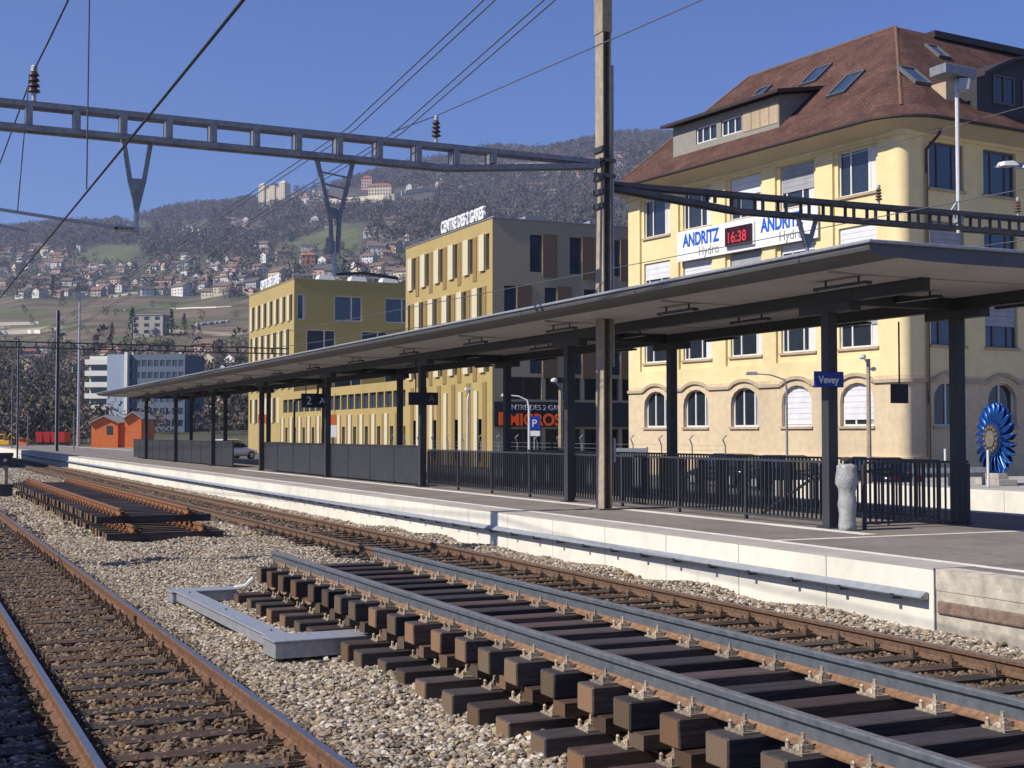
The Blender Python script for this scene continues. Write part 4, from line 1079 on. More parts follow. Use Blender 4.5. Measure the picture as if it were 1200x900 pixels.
for (a, b, c, d) in ops:
    if c > 1:
        if b + 1.0 < L2:
            m_ = MB(); m_.obox((0, 0, 0), X, Y, b + .02, b + .95, .002, .16, c - .02, d + .02); m_.build('pale_panel', M['goldpale'], gb)
        if a - .72 > 0:
            m_ = MB(); m_.obox((0, 0, 0), X, Y, a - .72, a - .03, .002, .05, c - .6, d + .02); m_.build('tan_panel', M['goldbr'], gb)
for i in range(6):
    m_ = MB(); m_.obox((0, 0, 0), X, Y, 1.0 + i * 2.95, 1.7 + i * 2.95, .002, .05, .0, 6.0); m_.build('tan_panel', M['goldbr'], gb)
    m_ = MB(); m_.obox((0, 0, 0), X, Y, 3.05 + i * 2.95 - .6, 3.05 + i * 2.95, .002, .14, .0, 5.4) if 3.05 + i * 2.95 < L2 else m_.box(0, .01, -.02, -.01, 0, .01); m_.build('pale_panel', M['goldpale'], gb)
# dark side
ops = []
for j, (a, b) in enumerate(rows2):
    for i in range(9):
        x = (2.9 if j % 2 == 0 else .9) + i * 3.15
        if x + 1 < W2: ops.append((x, x + .95, a - .1, b))
shop = [(1.0 + i * 3.1, 3.8 + i * 3.1, a, b) for i in range(9) for a, b in ((.2, 2.7), (4.75, 6.35))]
m_ = MB(); facade(m_, (0, 0, 0), -Y, -X, W2, 0, H2, ops + shop, .25); m_.quadv([(L2, -W2, 0), (0, -W2, 0), (0, -W2, H2), (L2, -W2, H2)])
m_.build('side_wall', M['darkclad'], gb)
for o_ in ops:
    window(gb, (0, 0, 0), -Y, -X, o_[0] + .005, o_[1] - .005, o_[2] + .005, o_[3] - .005, .15, (), fr='framedk', gl='glassb', sill=False, fw=.06)
    m_ = MB(); m_.obox((0, 0, 0), -Y, -X, o_[1] + .03, o_[1] + 1.15, .002, .07, o_[2] - .3, o_[3] + .1); m_.build('brown_panel', M['darkbr'], gb)
for o_ in shop: window(gb, (0, 0, 0), -Y, -X, o_[0] + .005, o_[1] - .005, o_[2] + .005, o_[3] - .005, .12, (.5,), fr='framedk', gl='shopblk', sill=False, fw=.07)
m_ = MB(); m_.obox((0, 0, 0), -Y, -X, .1, 11.5, .003, .12, 2.85, 4.6); m_.build('shop_fascia', M['darksteel2'], gb)
text('lettering', 'MIGROS', 1.15, M['orange'], gb, (-.13, -1.15, 2.95), (R(90), 0, R(-90)), .03, sx=.98, bold=.03)
m_ = MB(); m_.obox((0, 0, 0), -Y, -X, .45, .95, .12, .16, 2.95, 3.85); m_.build('orange_mark', M['orange'], gb)
text('lettering', 'CENTRE DES 2 GARES', .52, M['signwhite'], gb, (-.13, -.75, 4.02), (R(90), 0, R(-90)), .02)
m_ = MB(); m_.quadv([(0, 0, H2 - .3), (L2, 0, H2 - .3), (L2, -W2, H2 - .3), (0, -W2, H2 - .3)]); m_.build('flat_roof', M['flat'], gb)
m_ = MB(); m_.box(-.05, L2, -.02, .06, H2 + .002, H2 + .06); m_.box(-.06, 0, -W2, -.02, H2 + .002, H2 + .06); m_.build('parapet_cap', M['galv'], gb)
for i in range(5):
    m_ = MB(); m_.box(1 + 0, 2.2, -3 - i * 5.2, -4.6 - i * 5.2, H2 - .3, H2 + .45); m_.build('roof_unit', M['galv'], gb)
text('lettering', 'CENTRE DES 2 GARES', 1.25, M['signwhite'], gb, (9.6, .02, H2 + .16), (R(90), 0, R(180)), .10, sx=.68, bold=.03)
m_ = MB(); m_.box(.2, 9.7, -.25, -.2, H2 + .1, H2 + .2); m_.build('letter_rail', M['galv'], gb)

# podium and left gold building
pd = thing('low_office_wing', 'low gold office wing seen under the canopy', 'office building', (c2.x + .6, c2.y + L2 + .02, 0), R(90))
Lp = 42.4; ops = [(1.2 + i * 3.4, 2.1 + i * 3.4, .3, 3.0) for i in range(12)] + [(.8 + i * 2.1, 2.6 + i * 2.1, 4.6, 6.0) for i in range(19)]
m_ = MB(); facade(m_, (0, 0, 0), X, Y, Lp, 0, 6.8, ops, .25); m_.quadv([(0, 0, 6.8), (Lp, 0, 6.8), (Lp, -20, 6.8), (0, -20, 6.8)]); m_.build('wall', M['gold'], pd)
for o_ in ops: window(pd, (0, 0, 0), X, Y, o_[0] + .005, o_[1] - .005, o_[2] + .005, o_[3] - .005, .2, (.5,) if o_[2] > 4 else (), fr='framedk', gl='glassb', sill=False, fw=.05)
for i in range(12):
    m_ = MB(); m_.obox((0, 0, 0), X, Y, 2.4 + i * 3.4, 3.2 + i * 3.4, .002, .14, 0, 4.1); m_.build('pale_panel', M['goldpale'], pd)
    m_ = MB(); m_.obox((0, 0, 0), X, Y, 3.3 + i * 3.4, 4.1 + i * 3.4, .002, .05, 0, 4.1); m_.build('tan_panel', M['goldbr'], pd)

c3 = at(344, 151)
lb = thing('office_building', 'smaller olive gold office block behind with rooftop units', 'office building', (c3.x, c3.y, 0), R(90))
H3 = 19.5; L3 = 21; W3 = 30
rows3 = [(15.0, 17.9), (11.2, 14.1), (7.4, 10.3), (3.6, 6.5)]
ops = []
for j, (a, b) in enumerate(rows3):
    for i in range(7): x = .8 + i * 2.9 + (1.2 if j % 2 else 0); ops.append((x, min(x + .8, L3 - .3), a, b))
m_ = MB(); facade(m_, (0, 0, 0), X, Y, L3, 0, H3, ops, .3); m_.build('wall', M['gold'], lb)
for o_ in ops:
    window(lb, (0, 0, 0), X, Y, o_[0] + .005, o_[1] - .005, o_[2] + .005, o_[3] - .005, .2, (), fr='framedk', sill=False, fw=.05)
    if o_[1] + 1.0 < L3:
        m_ = MB(); m_.obox((0, 0, 0), X, Y, o_[1] + .03, o_[1] + .95, .002, .15, o_[2], o_[3]); m_.build('pale_panel', M['goldpale'], lb)
ops = [(.3, 1.35, 15.0, 17.9), (4.6, 7.9, 15.0, 17.9), (10.6, 14.0, 15.0, 17.9), (17, 20.2, 15.0, 17.9), (1.4, 4.8, 11.1, 14.0), (7.8, 11.0, 11.1, 14.0), (14, 17.2, 11.1, 14.0), (4.6, 7.9, 7.3, 10.2), (10.6, 14, 7.3, 10.2)]
m_ = MB(); facade(m_, (0, 0, 0), -Y, -X, W3, 0, H3, ops, .25); m_.build('side_wall', M['olive'], lb)
for i, o_ in enumerate(ops): window(lb, (0, 0, 0), -Y, -X, o_[0] + .005, o_[1] - .005, o_[2] + .005, o_[3] - .005, .15, (.62,) if i else (.75,), fr='frame', gl='glassb', sill=False, fw=.14)
m_ = MB(); m_.quadv([(0, 0, H3 - .2), (L3, 0, H3 - .2), (L3, -W3, H3 - .2), (0, -W3, H3 - .2)]); m_.build('flat_roof', M['flat'], lb)
m_ = MB(); m_.box(-.05, L3, -.02, .06, H3 + .002, H3 + .1); m_.box(-.06, 0, -W3, -.02, H3 + .002, H3 + .1); m_.build('parapet_cap', M['olive'], lb)
for i in range(6):
    m_ = MB(); m_.hexa([(2.0, -3.2 - i * 3.8, H3 - .2), (4, -3.2 - i * 3.8, H3 - .2), (4, -5.6 - i * 3.8, H3 - .2), (2, -5.6 - i * 3.8, H3 - .2), (2.3, -3.6 - i * 3.8, H3 + .9), (3.7, -3.6 - i * 3.8, H3 + .9), (3.7, -5.2 - i * 3.8, H3 + .9), (2.3, -5.2 - i * 3.8, H3 + .9)])
    m_.build('roof_light', M['lampwhite'], lb)
m_ = MB(); m_.tube([(8, -2, H3 + 1.5), (8, -28, H3 + 1.5)], .08, 6)
for i in range(8): m_.tube([(8, -2 - i * 3.7, H3 - .2), (8, -2 - i * 3.7, H3 + 1.5)], .06, 6)
m_.build('roof_rail', M['galv'], lb)
text('lettering', 'CENTRE DES 2 GARES', 1.45, M['signwhite'], lb, (14.8, .02, H3 + .2), (R(90), 0, R(180)), .12, sx=.62, bold=.05)

# ------------------------------------------------------------------ street things behind the platform
# terrace with low wall and turbine wheel
tw = thing('terrace_wall', 'low pale concrete terrace wall at the right behind the platform', 'wall', (30.7, 0, 0))
for i in range(18):
    m_ = MB(); m_.box(0, .35, 10.0 + i * 1.8 + .006, 11.8 + i * 1.8 - .006, -.1, .62); bevel(m_.build('block', M['conc'], tw), .015)
g = MB(); g.box(31.06, 60, 8, 44, -.1, .56); tag(g.build('terrace', M['coping']), kind='structure')
tb = thing('turbine_wheel', 'blue turbine wheel sculpture with scooped buckets and bronze hub', 'sculpture', tuple(at(1166, 48) + Vector((0, 0, .56))), R(-14))
m_ = MB(); m_.box(-.35, .35, -.8, .8, 0, .22); m_.box(-.2, .2, -.5, .5, .22, .42); bevel(m_.build('plinth', M['coping'], tb), .02)
hc = 1.62
m_ = MB(); m_.tube([(-.16, 0, hc), (.16, 0, hc)], .62, 28); m_.build('hub_disc', M['turb'], tb)
m_ = MB(); m_.tube([(-.20, 0, hc), (-.16, 0, hc)], .52, 28); m_.build('hub_ring', M['turbhub'], tb)
m_ = MB(); m_.tube([(-.23, 0, hc), (-.20, 0, hc)], .29, 24); m_.build('hub_cap', M['mastdark'], tb)
for i in range(14):
    a = 2 * math.pi * i / 14; m_ = MB(); yy = .41 * math.cos(a); zz_ = hc + .41 * math.sin(a)
    m_.tube([(-.225, yy, zz_), (-.19, yy, zz_)], .045, 8); m_.build('bolt', M['galvdark'], tb)
bk = MB()                                                # one double-cupped bucket, radial along +z
nu, nv = 8, 6
for sx in (-1, 1):
    i0 = len(bk.v)
    for a in range(nu + 1):
        for b in range(nv + 1):
            fa = a / nu; fb = b / nv
            z = .56 + .74 * fa; wd = .19 * math.sin(math.pi * (0.12 + .80 * fa)) ** .6
            x = sx * wd * fb; dep = -.17 * math.sin(math.pi * fb) * math.sin(math.pi * min(1, .1 + fa * .85))
            bk.v.append((x, dep, z))
    for a in range(nu):
        for b in range(nv):
            q = i0 + a * (nv + 1) + b; bk.f.append((q, q + 1, q + nv + 2, q + nv + 1)); bk.m.append(0)
mb_ = bk.mesh('bucket', M['turb'], True)
for i in range(22):
    o = obj('bucket', mb_, tb, (0, 0, hc)); o.rotation_euler = (2 * math.pi * i / 22, 0, 0)
    sd_ = o.modifiers.new('thick', 'SOLIDIFY'); sd_.thickness = .03
# street fence posts (slim, with bent tops) and mesh
wf = thing('wire_fence', 'thin wire mesh fence with bent posts before the yellow building', 'fence', (29.2, 44.5, 0))
for i in range(17):
    m_ = MB(); y_ = i * 2.4; m_.tube([(0, y_, 0), (0, y_, 1.9), (-.12, y_, 2.15), (.05, y_, 2.3)], .03, 6); m_.build('post', M['galvdark'], wf)
for k in range(9):
    m_ = MB(); m_.tube([(0, 0, .3 + k * .2), (0, 38.4, .3 + k * .2)], .008, 4); m_.build('wire', M['galv'], wf)
# cars
def car(label, loc, rz, paint, group='parked cars', sc=1.0):
    t = thing('parked_car', label, 'car', loc, rz, group)
    sec = [(-2.1, .38, .62, .70), (-2.0, .26, .84, .78), (-1.35, .22, .92, .86), (-.4, .2, .93, .88), (.7, .2, .92, .88), (1.5, .22, .80, .85), (1.98, .28, .66, .76), (2.1, .36, .52, .66)]
    m_ = MB(); n = 10
    for x, zl, zb, wy in sec:
        zm = (zl + zb) / 2; hz = (zb - zl) / 2
        for j in range(n):
            q = 2 * math.pi * (j + .5) / n; cx_ = math.cos(q); sy_ = math.sin(q)
            m_.v.append((x, wy * math.copysign(abs(cx_) ** .45, cx_), zm + hz * math.copysign(abs(sy_) ** .5, sy_)))
    for k in range(len(sec) - 1):
        for j in range(n): a = k * n + j; b = k * n + (j + 1) % n; m_.f.append((a, b, b + n, a + n)); m_.m.append(0)
    m_.f.append(tuple(range(n))); m_.m.append(0); m_.f.append(tuple((len(sec) - 1) * n + j for j in range(n))); m_.m.append(0)
    m_.build('body', paint, t, smooth=True)
    m_ = MB(); lo = [(-1.85, .74, .9), (-1.0, .78, .92), (.3, .78, .92), (1.15, .74, .88)]; hi = [(-1.3, .58, 1.40), (-.8, .62, 1.45), (.0, .62, 1.45), (.35, .6, 1.41)]
    for (x, wy, z), (x2, w2, z2) in zip(lo, hi):
        m_.v += [(x, -wy, z), (x2, -w2, z2), (x2, w2, z2), (x, wy, z)]
    for k in range(3):
        for j in range(3): a = k * 4 + j; m_.f.append((a, a + 1, a + 5, a + 4)); m_.m.append(0)
    m_.f.append((0, 3, 2, 1)); m_.m.append(0); m_.f.append((12, 13, 14, 15)); m_.m.append(0)
    m_.build('windows', M['glass'], t)
    m_ = MB(); m_.hexa([(-1.33, -.6, 1.4), (.38, -.62, 1.41), (.38, .62, 1.41), (-1.33, .6, 1.4), (-1.15, -.5, 1.47), (.2, -.5, 1.485), (.2, .5, 1.485), (-1.15, .5, 1.47)]); bevel(m_.build('roof', paint, t), .03)
    for x in (-1.3, 1.32):
        for s in (-1, 1):
            w_ = MB(); w_.tube([(x, s * .68, .31), (x, s * .88, .31)], .31, 16); wh = w_.build('wheel', M['tyre'], t)
            w_ = MB(); w_.tube([(x, s * .86, .31), (x, s * .892, .31)], .19, 12); w_.build('rim', M['galv'], wh)
    for s in (-1, 1):
        w_ = MB(); w_.box(-2.1, -1.96, s * .62 - .12, s * .62 + .12, .62, .80); w_.build('tail_light', M['tail'], t)
        w_ = MB(); w_.box(1.9, 2.05, s * .55 - .14, s * .55 + .14, .52, .64); w_.build('headlight', M['lampwhite'], t)
    t.scale = (sc, sc, sc)
    return t
for i, (u, d, lab) in enumerate(((868, 62, 'dark parked car before the middle of the yellow facade'), (945, 57, 'dark parked car with red tail lamp behind the nearest column'), (1035, 53, 'dark parked car before the rounded building corner'))):
    p = at(u, d); car(lab, (p.x - .8, p.y, 0), R(96 + (180 if i == 1 else 0)), M['carblk'])
for u, d, lab, mm in ((352, 118, 'white car parked by the low gold wing', 'carwht'), (270, 125, 'white van like car beyond the gap in the screens', 'carwht'), (325, 135, 'dark car parked at the far gold wing', 'carblk')):
    p = at(u, d); car(lab, (p.x, p.y, 0), R(30 if u == 270 else 80), M[mm], sc=1.05 if u != 270 else 1.25)
# street lamps and poles behind the platform
def swan(label, u, d, h, arm, rz=0, m='lampwhite', r=.07):
    p = at(u, d); t = thing('street_lamp', label, 'street lamp', (p.x, p.y, 0), rz)
    m_ = MB(); pts = [(0, 0, 0), (0, 0, h - .5), (-.08 * (1 if arm > 0 else -1), 0, h - .18), (-arm * .5, 0, h), (-arm, 0, h + .05)]
    m_.tube(pts, [r, r * .8, r * .6, r * .5, r * .45], 8); m_.build('pole', M[m], t)
    m_ = MB(); m_.hexa([(-arm - .35, -.12, h), (-arm + .1, -.12, h), (-arm + .1, .12, h), (-arm - .35, .12, h), (-arm - .3, -.08, h + .12), (-arm + .05, -.08, h + .12), (-arm + .05, .08, h + .12), (-arm - .3, .08, h + .12)])
    m_.build('lamp_head', M[m], t)
swan('white swan neck lamp before the dark shop front', 620, 60, 4.0, .9, TH * -1)
swan('slim lamp with round head before the gold facade', 548, 70, 4.6, -.2, 0)
swan('thin curved lamp before the arched windows', 922, 52, 4.6, 1.2, TH * -1, 'galvdark', .05)
def pole(label, u, d, h, m='masttan', r=.09):
    p = at(u, d); t = thing('wooden_pole', label, 'pole', (p.x, p.y, 0))
    m_ = MB(); m_.tube([(0, 0, 0), (0, 0, h)], [r * 1.1, r * .85], 8); m_.build('shaft', M[m], t)
    m_ = MB(); m_.tube([(0, 0, h - .2), (-.25, -.05, h + .05)], .03, 6); m_.lathe([(.04, 0), (.13, .06), (.12, .16), (.03, .2)], (-.3, -.05, h - .02), 10)
    m_.lathe([(.03, 0), (.1, .05), (.09, .13), (.03, .16)], (.2, -.05, h - .45), 10); m_.tube([(0, 0, h - .4), (.2, -.05, h - .36)], .025, 6); m_.build('lamp_head', M['lampwhite'] if m != 'galv' else M['galv'], t)
pole('pale pole with two lamp heads before the dark shop front', 657, 52, 4.3)
pole('brown pole with small lamps before the yellow ground floor', 1018, 50, 5.1)
p = at(626, 66); t = thing('parking_sign', 'small blue square sign under the orange shop lettering', 'sign', (p.x, p.y, 0), -TH)
m_ = MB(); m_.tube([(0, 0, 0), (0, 0, 3.2)], .03, 6); m_.build('post', M['galv'], t)
m_ = MB(); m_.box(-.28, .28, -.05, -.03, 2.55, 3.2); m_.box(-.28, .28, -.05, -.03, 2.25, 2.5, 1); m_.build('plate', [M['blue'], M['signwhite']], t)
text('lettering', 'P', .5, M['signwhite'], t, (-.12, -.055, 2.7), (R(90), 0, 0), .002)
p = at(733, 58); t = thing('glass_screen', 'pale glass shelter screen right of the tall mast', 'shelter', (p.x, p.y, 0), -TH)
m_ = MB(); m_.box(-.9, .9, -.02, .02, .2, 1.75); m_.build('pane', M['blindg'], t)
for s in (-.92, .92): m_ = MB(); m_.box(s - .03, s + .03, -.04, .04, 0, 1.8); m_.build('post', M['galvdark'], t)
for u, d, lab in ((1157, 46, 'thin white pole in front of the turbine wheel'), (1107, 50, 'thin white pole left of the turbine wheel')):
    p = at(u, d); t = thing('bollard_pole', lab, 'pole', (p.x, p.y, .56)); m_ = MB(); m_.tube([(0, 0, 0), (0, 0, 1.25)], .045, 8); m_.build('shaft', M['lampwhite'], t)
    m_ = MB(); m_.lathe([(.07, 0), (.07, .03)], n=8); m_.build('foot', M['galv'], t)
p = at(1100, 47); t = thing('low_barrier', 'low horizontal white barrier rail near the turbine wheel', 'barrier', (p.x, p.y, .56), R(96 - 90))
m_ = MB(); m_.box(-1.4, 2.4, -.06, .06, .45, .62); m_.build('rail_board', M['lampwhite'], t)
for s in (-1.2, .5, 2.2): m_ = MB(); m_.box(s - .05, s + .05, -.04, .04, 0, .45); m_.build('post', M['galvdark'], t)

# ------------------------------------------------------------------ hillside
sky_u = [-1600, -600, -200, 0, 150, 300, 420, 520, 620, 700, 760, 820, 1000, 1300, 2600]
sky_v = [330, 300, 280, 270, 255, 236, 205, 186, 176, 160, 152, 160, 190, 230, 300]
dd = np.array([250, 330, 450, 600, 800, 1000, 1300, 1700, 2100, 2500, 2800, 3600], float)
ee = np.array([0, .08, .22, .345, .46, .555, .68, .82, .93, 1.0, .96, .55])
def hz(u, d):
    vs_ = np.interp(u, sky_u, sky_v); e_ = np.interp(d, dd, ee)
    e_ = e_ + .012 * np.sin(u * .021 + d * .006) * np.clip((d - 300) / 600, 0, 1) + .008 * np.sin(u * .05 - d * .011) * np.clip((d - 300) / 600, 0, 1)
    v = HV - 2 - e_ * (HV - 2 - vs_)
    base_v = HV + EYE * F / d
    z = EYE + (HV - v) / F * d
    f = np.clip((d - 250) / 200, 0, 1)
    return z * f + (-.1) * (1 - f)
def d_of(u, v):                        # distance at which the slope shows at row v
    ds = np.linspace(260, 2500, 400); z = hz(u, ds); vv = HV - (z - EYE) * F / ds
    ok = vv <= v
    return float(ds[int(np.argmax(ok))]) if ok.any() else 2460.0
def hpt(u, v):
    d = d_of(u, v); p = at(u, d); return Vector((p.x, p.y, float(hz(u, d)))), d
us = np.linspace(-1500, 2500, 260); ds = np.concatenate([np.geomspace(250, 2500, 110), [2620, 2800, 3200, 3600]])
UU, DD = np.meshgrid(us, ds); ZZ = hz(UU, DD)
rr_ = (UU - 600) / F * DD
XX = rr_ * math.cos(TH) + DD * math.sin(TH); YY = DD * math.cos(TH) - rr_ * math.sin(TH)
verts = np.stack([XX, YY, ZZ], -1).reshape(-1, 3)
nu_, nd_ = len(us), len(ds)
ii = np.arange(nd_ - 1)[:, None] * nu_ + np.arange(nu_ - 1)[None, :]
faces = np.stack([ii, ii + 1, ii + nu_ + 1, ii + nu_], -1).reshape(-1, 4)
me = bpy.data.meshes.new('hillside'); me.from_pydata(verts.tolist(), [], faces.tolist())
VV = HV - (ZZ - EYE) * F / DD
def cover(u, v):
    """land cover: 0 forest, 1 meadow, 2 vineyard, 3 settlement, 4 pale wall or road"""
    wv = 5 * math.sin(u * .03) + 4 * math.sin(u * .071 + 1)
    if u < 330 and 348 + wv * .6 < v < 412: 
        return 4 if abs(v - 385 - (u - 60) * .02 - wv * .3) < 1.6 and (u < 70 or 180 < u < 290) else 2
    if 75 < u < 165 and 287 < v < 306 and (v - 306) > -(u - 70) * .5: return 1
    if 318 < u < 430 and 262 < v < 292 and v > 292 - (u - 318) * .38 and v < 300: return 1
    if 120 < u < 145 and 382 < v < 400: return 1
    if 560 < u < 720 and 190 < v < 200 + wv * .4: return 4
    if 345 < u < 378 and 222 < v < 240: return 3
    if 200 < u < 260 and 376 < v < 384 + wv * .3: return 4
    if u < 330 and 300 < v <= 352: return 3
    if 300 <= u < 520 and 285 < v < 345: return 3
    if 120 < u < 345 and 258 < v < 276 and math.sin(u * .09) > 0: return 3
    if v >= 412: return 3
    return 0
pal = {0: (.085, .07, .066), 1: (.10, .112, .052), 2: (.135, .115, .078), 3: (.085, .085, .055), 4: (.36, .31, .22)}
uf = UU.ravel(); vf = VV.ravel(); colr = np.ones((len(uf), 4))
for i in range(len(uf)):
    colr[i, :3] = pal[cover(uf[i], vf[i])]
gn = np.sin(uf * .043 + 1.2 * np.sin(vf * .21)) + np.sin(vf * .33 + uf * .011)
vin = np.array([cover(a, b) == 2 for a, b in zip(uf, vf)])
colr[vin & (gn > .7), :3] = (.105, .115, .055); colr[vin & (gn < -.9), :3] = (.175, .135, .095)
vy = (np.sin(DD.ravel() * .12) > .5) & np.array([cover(a, b) == 2 for a, b in zip(uf, vf)])
colr[vy, :3] *= .72
ca = me.color_attributes.new('Col', 'FLOAT_COLOR', 'POINT'); ca.data.foreach_set('color', colr.ravel())
me.materials.append(attr_mat('hillside cover', nscale=.03, nvar=.35)); me.polygons.foreach_set('use_smooth', [True] * len(me.polygons))
tag(obj('hillside', me), kind='structure')

# forest: bare winter trees, one mass
def forest(name, label, pts, hmin, hmax, ntri, cols, seed):
    g_ = np.random.default_rng(seed); n = len(pts); P_ = np.array(pts)
    h = g_.uniform(hmin, hmax, n); w_ = h * g_.uniform(.26, .42, n)
    th = g_.uniform(0, 2 * np.pi, (n, ntri)); cz_ = g_.uniform(-1, 1, (n, ntri)); rad = g_.uniform(.35, 1, (n, ntri)) ** .5
    sr = np.sqrt(1 - cz_ ** 2) * rad
    c = np.stack([sr * np.cos(th) * w_[:, None], sr * np.sin(th) * w_[:, None], h[:, None] * (.55 + .45 * cz_ * rad)], -1) + P_[:, None, :]
    off = g_.normal(0, 1, (n, ntri, 3, 3)); off /= np.linalg.norm(off, axis=-1, keepdims=True)
    sz = (h * .155 * math.sqrt(22 / ntri))[:, None, None, None] * g_.uniform(.7, 1.3, (n, ntri, 1, 1))
    tri = c[:, :, None, :] + off * sz * np.array([1, 1, 1.25])
    V_ = tri.reshape(-1, 3); F_ = np.arange(len(V_)).reshape(-1, 3)
    me = bpy.data.meshes.new(name); me.vertices.add(len(V_)); me.vertices.foreach_set('co', V_.ravel().astype(np.float32))
    me.loops.add(len(V_)); me.loops.foreach_set('vertex_index', F_.ravel().astype(np.int32))
    me.polygons.add(len(F_)); me.polygons.foreach_set('loop_start', (np.arange(len(F_)) * 3).astype(np.int32)); me.update(calc_edges=True); me.validate()
    ci = g_.integers(0, len(cols), n); base = np.array(cols)[ci] * g_.uniform(.82, 1.18, (n, 1))
    cc = np.ones((n, ntri, 3, 4)); cc[..., :3] = base[:, None, None, :] * g_.uniform(.85, 1.15, (n, ntri, 1, 1))
    ca = me.color_attributes.new('Col', 'FLOAT_COLOR', 'POINT'); ca.data.foreach_set('color', cc.reshape(-1).astype(np.float32))
    me.materials.append(MATS.get('forest twigs') or attr_mat('forest twigs'))
    return tag(obj(name, me), label, 'forest', kind='stuff')
fr_ = random.Random(11); FP = []; SP = []; DP = []
brown = [(.135, .10, .09), (.115, .094, .094), (.155, .112, .095), (.098, .085, .094), (.12, .108, .092)]
tries = 0
while len(FP) < 13500 and tries < 90000:
    tries += 1
    u = fr_.uniform(-120, 900); d = math.sqrt(fr_.uniform(600 ** 2, 2560 ** 2)); z = float(hz(u, d)); v = HV - (z - EYE) * F / d
    cvr = cover(u, v)
    if (296 < u < 344 and 216 < v < 237) or (378 < u < 508 and 220 < v < 241): continue
    if cvr == 0 or (cvr == 3 and fr_.random() < .12):
        p = at(u, d); (DP if fr_.random() < .07 else FP).append((p.x, p.y, z))
forest('forest', 'bare brown winter forest covering the hillside', FP, 9, 16, 42, brown, 1)
forest('forest', 'scattered dark evergreen trees in the hillside forest', DP, 11, 18, 30, [(.018, .028, .016), (.022, .032, .022)], 2)
for _ in range(2600):
    u = fr_.uniform(-60, 480); v = fr_.uniform(408, 512) if fr_.random() < .55 else fr_.uniform(286, 412)
    d = d_of(u, v); cvr = cover(u, v)
    if cvr in (1, 4): continue
    if cvr == 2 and fr_.random() < .93: continue
    p = at(u, d); SP.append((p.x, p.y, float(hz(u, d))))
for _ in range(420):
    u = fr_.uniform(-40, 115); d = fr_.uniform(262, 420); p = at(u, d); SP.append((p.x, p.y, float(hz(u, d))))
forest('town_shrubbery', 'bare trees and dark shrubs between the hillside houses', SP, 3.5, 9, 90, brown[:3] + [(.05, .06, .032), (.075, .075, .045), (.04, .048, .03), (.16, .13, .11)], 3)

# houses on the slope
wallc = {'white': (.68, .66, .61), 'cream': (.60, .52, .38), 'pink': (.50, .34, .28), 'grey': (.36, .35, .34)}
roofc = {'brown': (.16, .11, .09), 'red': (.24, .12, .085), 'dark': (.085, .08, .08)}
hm = {}
def house_mesh(wc, rc, kind):
    k = (wc, rc, kind)
    if k in hm: return hm[k]
    wm = mat('house wall ' + wc, wallc[wc], .9, var=.06, scale=.4); rm = mat('house roof ' + rc, roofc[rc], .9, var=.15, scale=.5)
    a = MB(); Lx, Ly, hh, rh = {0: (5.5, 4.2, 5.5, 2.8), 1: (8, 5, 7.5, 3.2), 2: (11, 6, 10, 1.2)}[kind]
    a.quadv([(-Lx, -Ly, -4), (Lx, -Ly, -4), (Lx, -Ly, hh), (-Lx, -Ly, hh)]); a.quadv([(-Lx, Ly, -4), (Lx, Ly, -4), (Lx, Ly, hh), (-Lx, Ly, hh)])
    for s in (-1, 1): a.quadv([(s * Lx, -Ly, -4), (s * Lx, Ly, -4), (s * Lx, Ly, hh), (s * Lx, 0, hh + rh), (s * Lx, -Ly, hh)])
    wme = a.mesh('wall', wm)
    a = MB(); o = .7
    for s in (-1, 1):
        a.hexa([(-Lx - o, s * (Ly + o), hh - .45), (Lx + o, s * (Ly + o), hh - .45), (Lx + o, 0, hh + rh + .02), (-Lx - o, 0, hh + rh + .02),
                (-Lx - o, s * (Ly + o), hh - .1), (Lx + o, s * (Ly + o), hh - .1), (Lx + o, 0, hh + rh + .35), (-Lx - o, 0, hh + rh + .35)])
    rme = a.mesh('roof', rm)
    a = MB(); n = {0: 3, 1: 4, 2: 6}[kind]; fl = int(hh // 2.7)
    for f in range(fl):
        for i in range(n):
            x = -Lx + (i + .5) * 2 * Lx / n
            a.box(x - .55, x + .55, -Ly - .05, -Ly + .05, f * 2.7 + .9, f * 2.7 + 2.2)
    for f in range(fl):
        for y in (-Ly * .45, Ly * .45):
            for s in (-1, 1): a.box(s * Lx - .05, s * Lx + .05, y - .5, y + .5, f * 2.7 + .9, f * 2.7 + 2.2)
    hm[k] = (wme, rme, a.mesh('window_row', M['glass'])); return hm[k]
place = {'vineyard village': 'in the village above the vineyards', 'upper slope': 'on the upper wooded slope', 'town edge': 'among trees at the foot of the hill', 'middle slope': 'on the slope behind the gold offices'}
nh = 0
def house(u, v, wc, rc, kind, zone, s=1.0, rz=None):
    p, d = hpt(u, v); t = thing('house', '', 'house', p, rz if rz is not None else R(rnd.choice([-45, -45, 45, -20]) + rnd.uniform(-22, 22)), zone_group[zone])
    t['label'] = {0: 'small', 1: 'mid sized', 2: 'broad low roofed'}[kind] + ' ' + wc + ' house with ' + rc + ' roof ' + place[zone]
    t.scale = (s, s, s)
    for nm, q in zip(('wall', 'roof', 'window_row'), house_mesh(wc, rc, kind)):
        o = obj(nm, q, t)
        if nm == 'window_row': o['kind'] = 'stuff'
zone_group = {k: 'houses ' + v for k, v in place.items()}
hr = random.Random(21)
wch = ['white'] * 5 + ['cream'] * 4 + ['pink'] * 2 + ['grey'] * 2; rch = ['brown'] * 5 + ['red'] * 2 + ['dark'] * 3
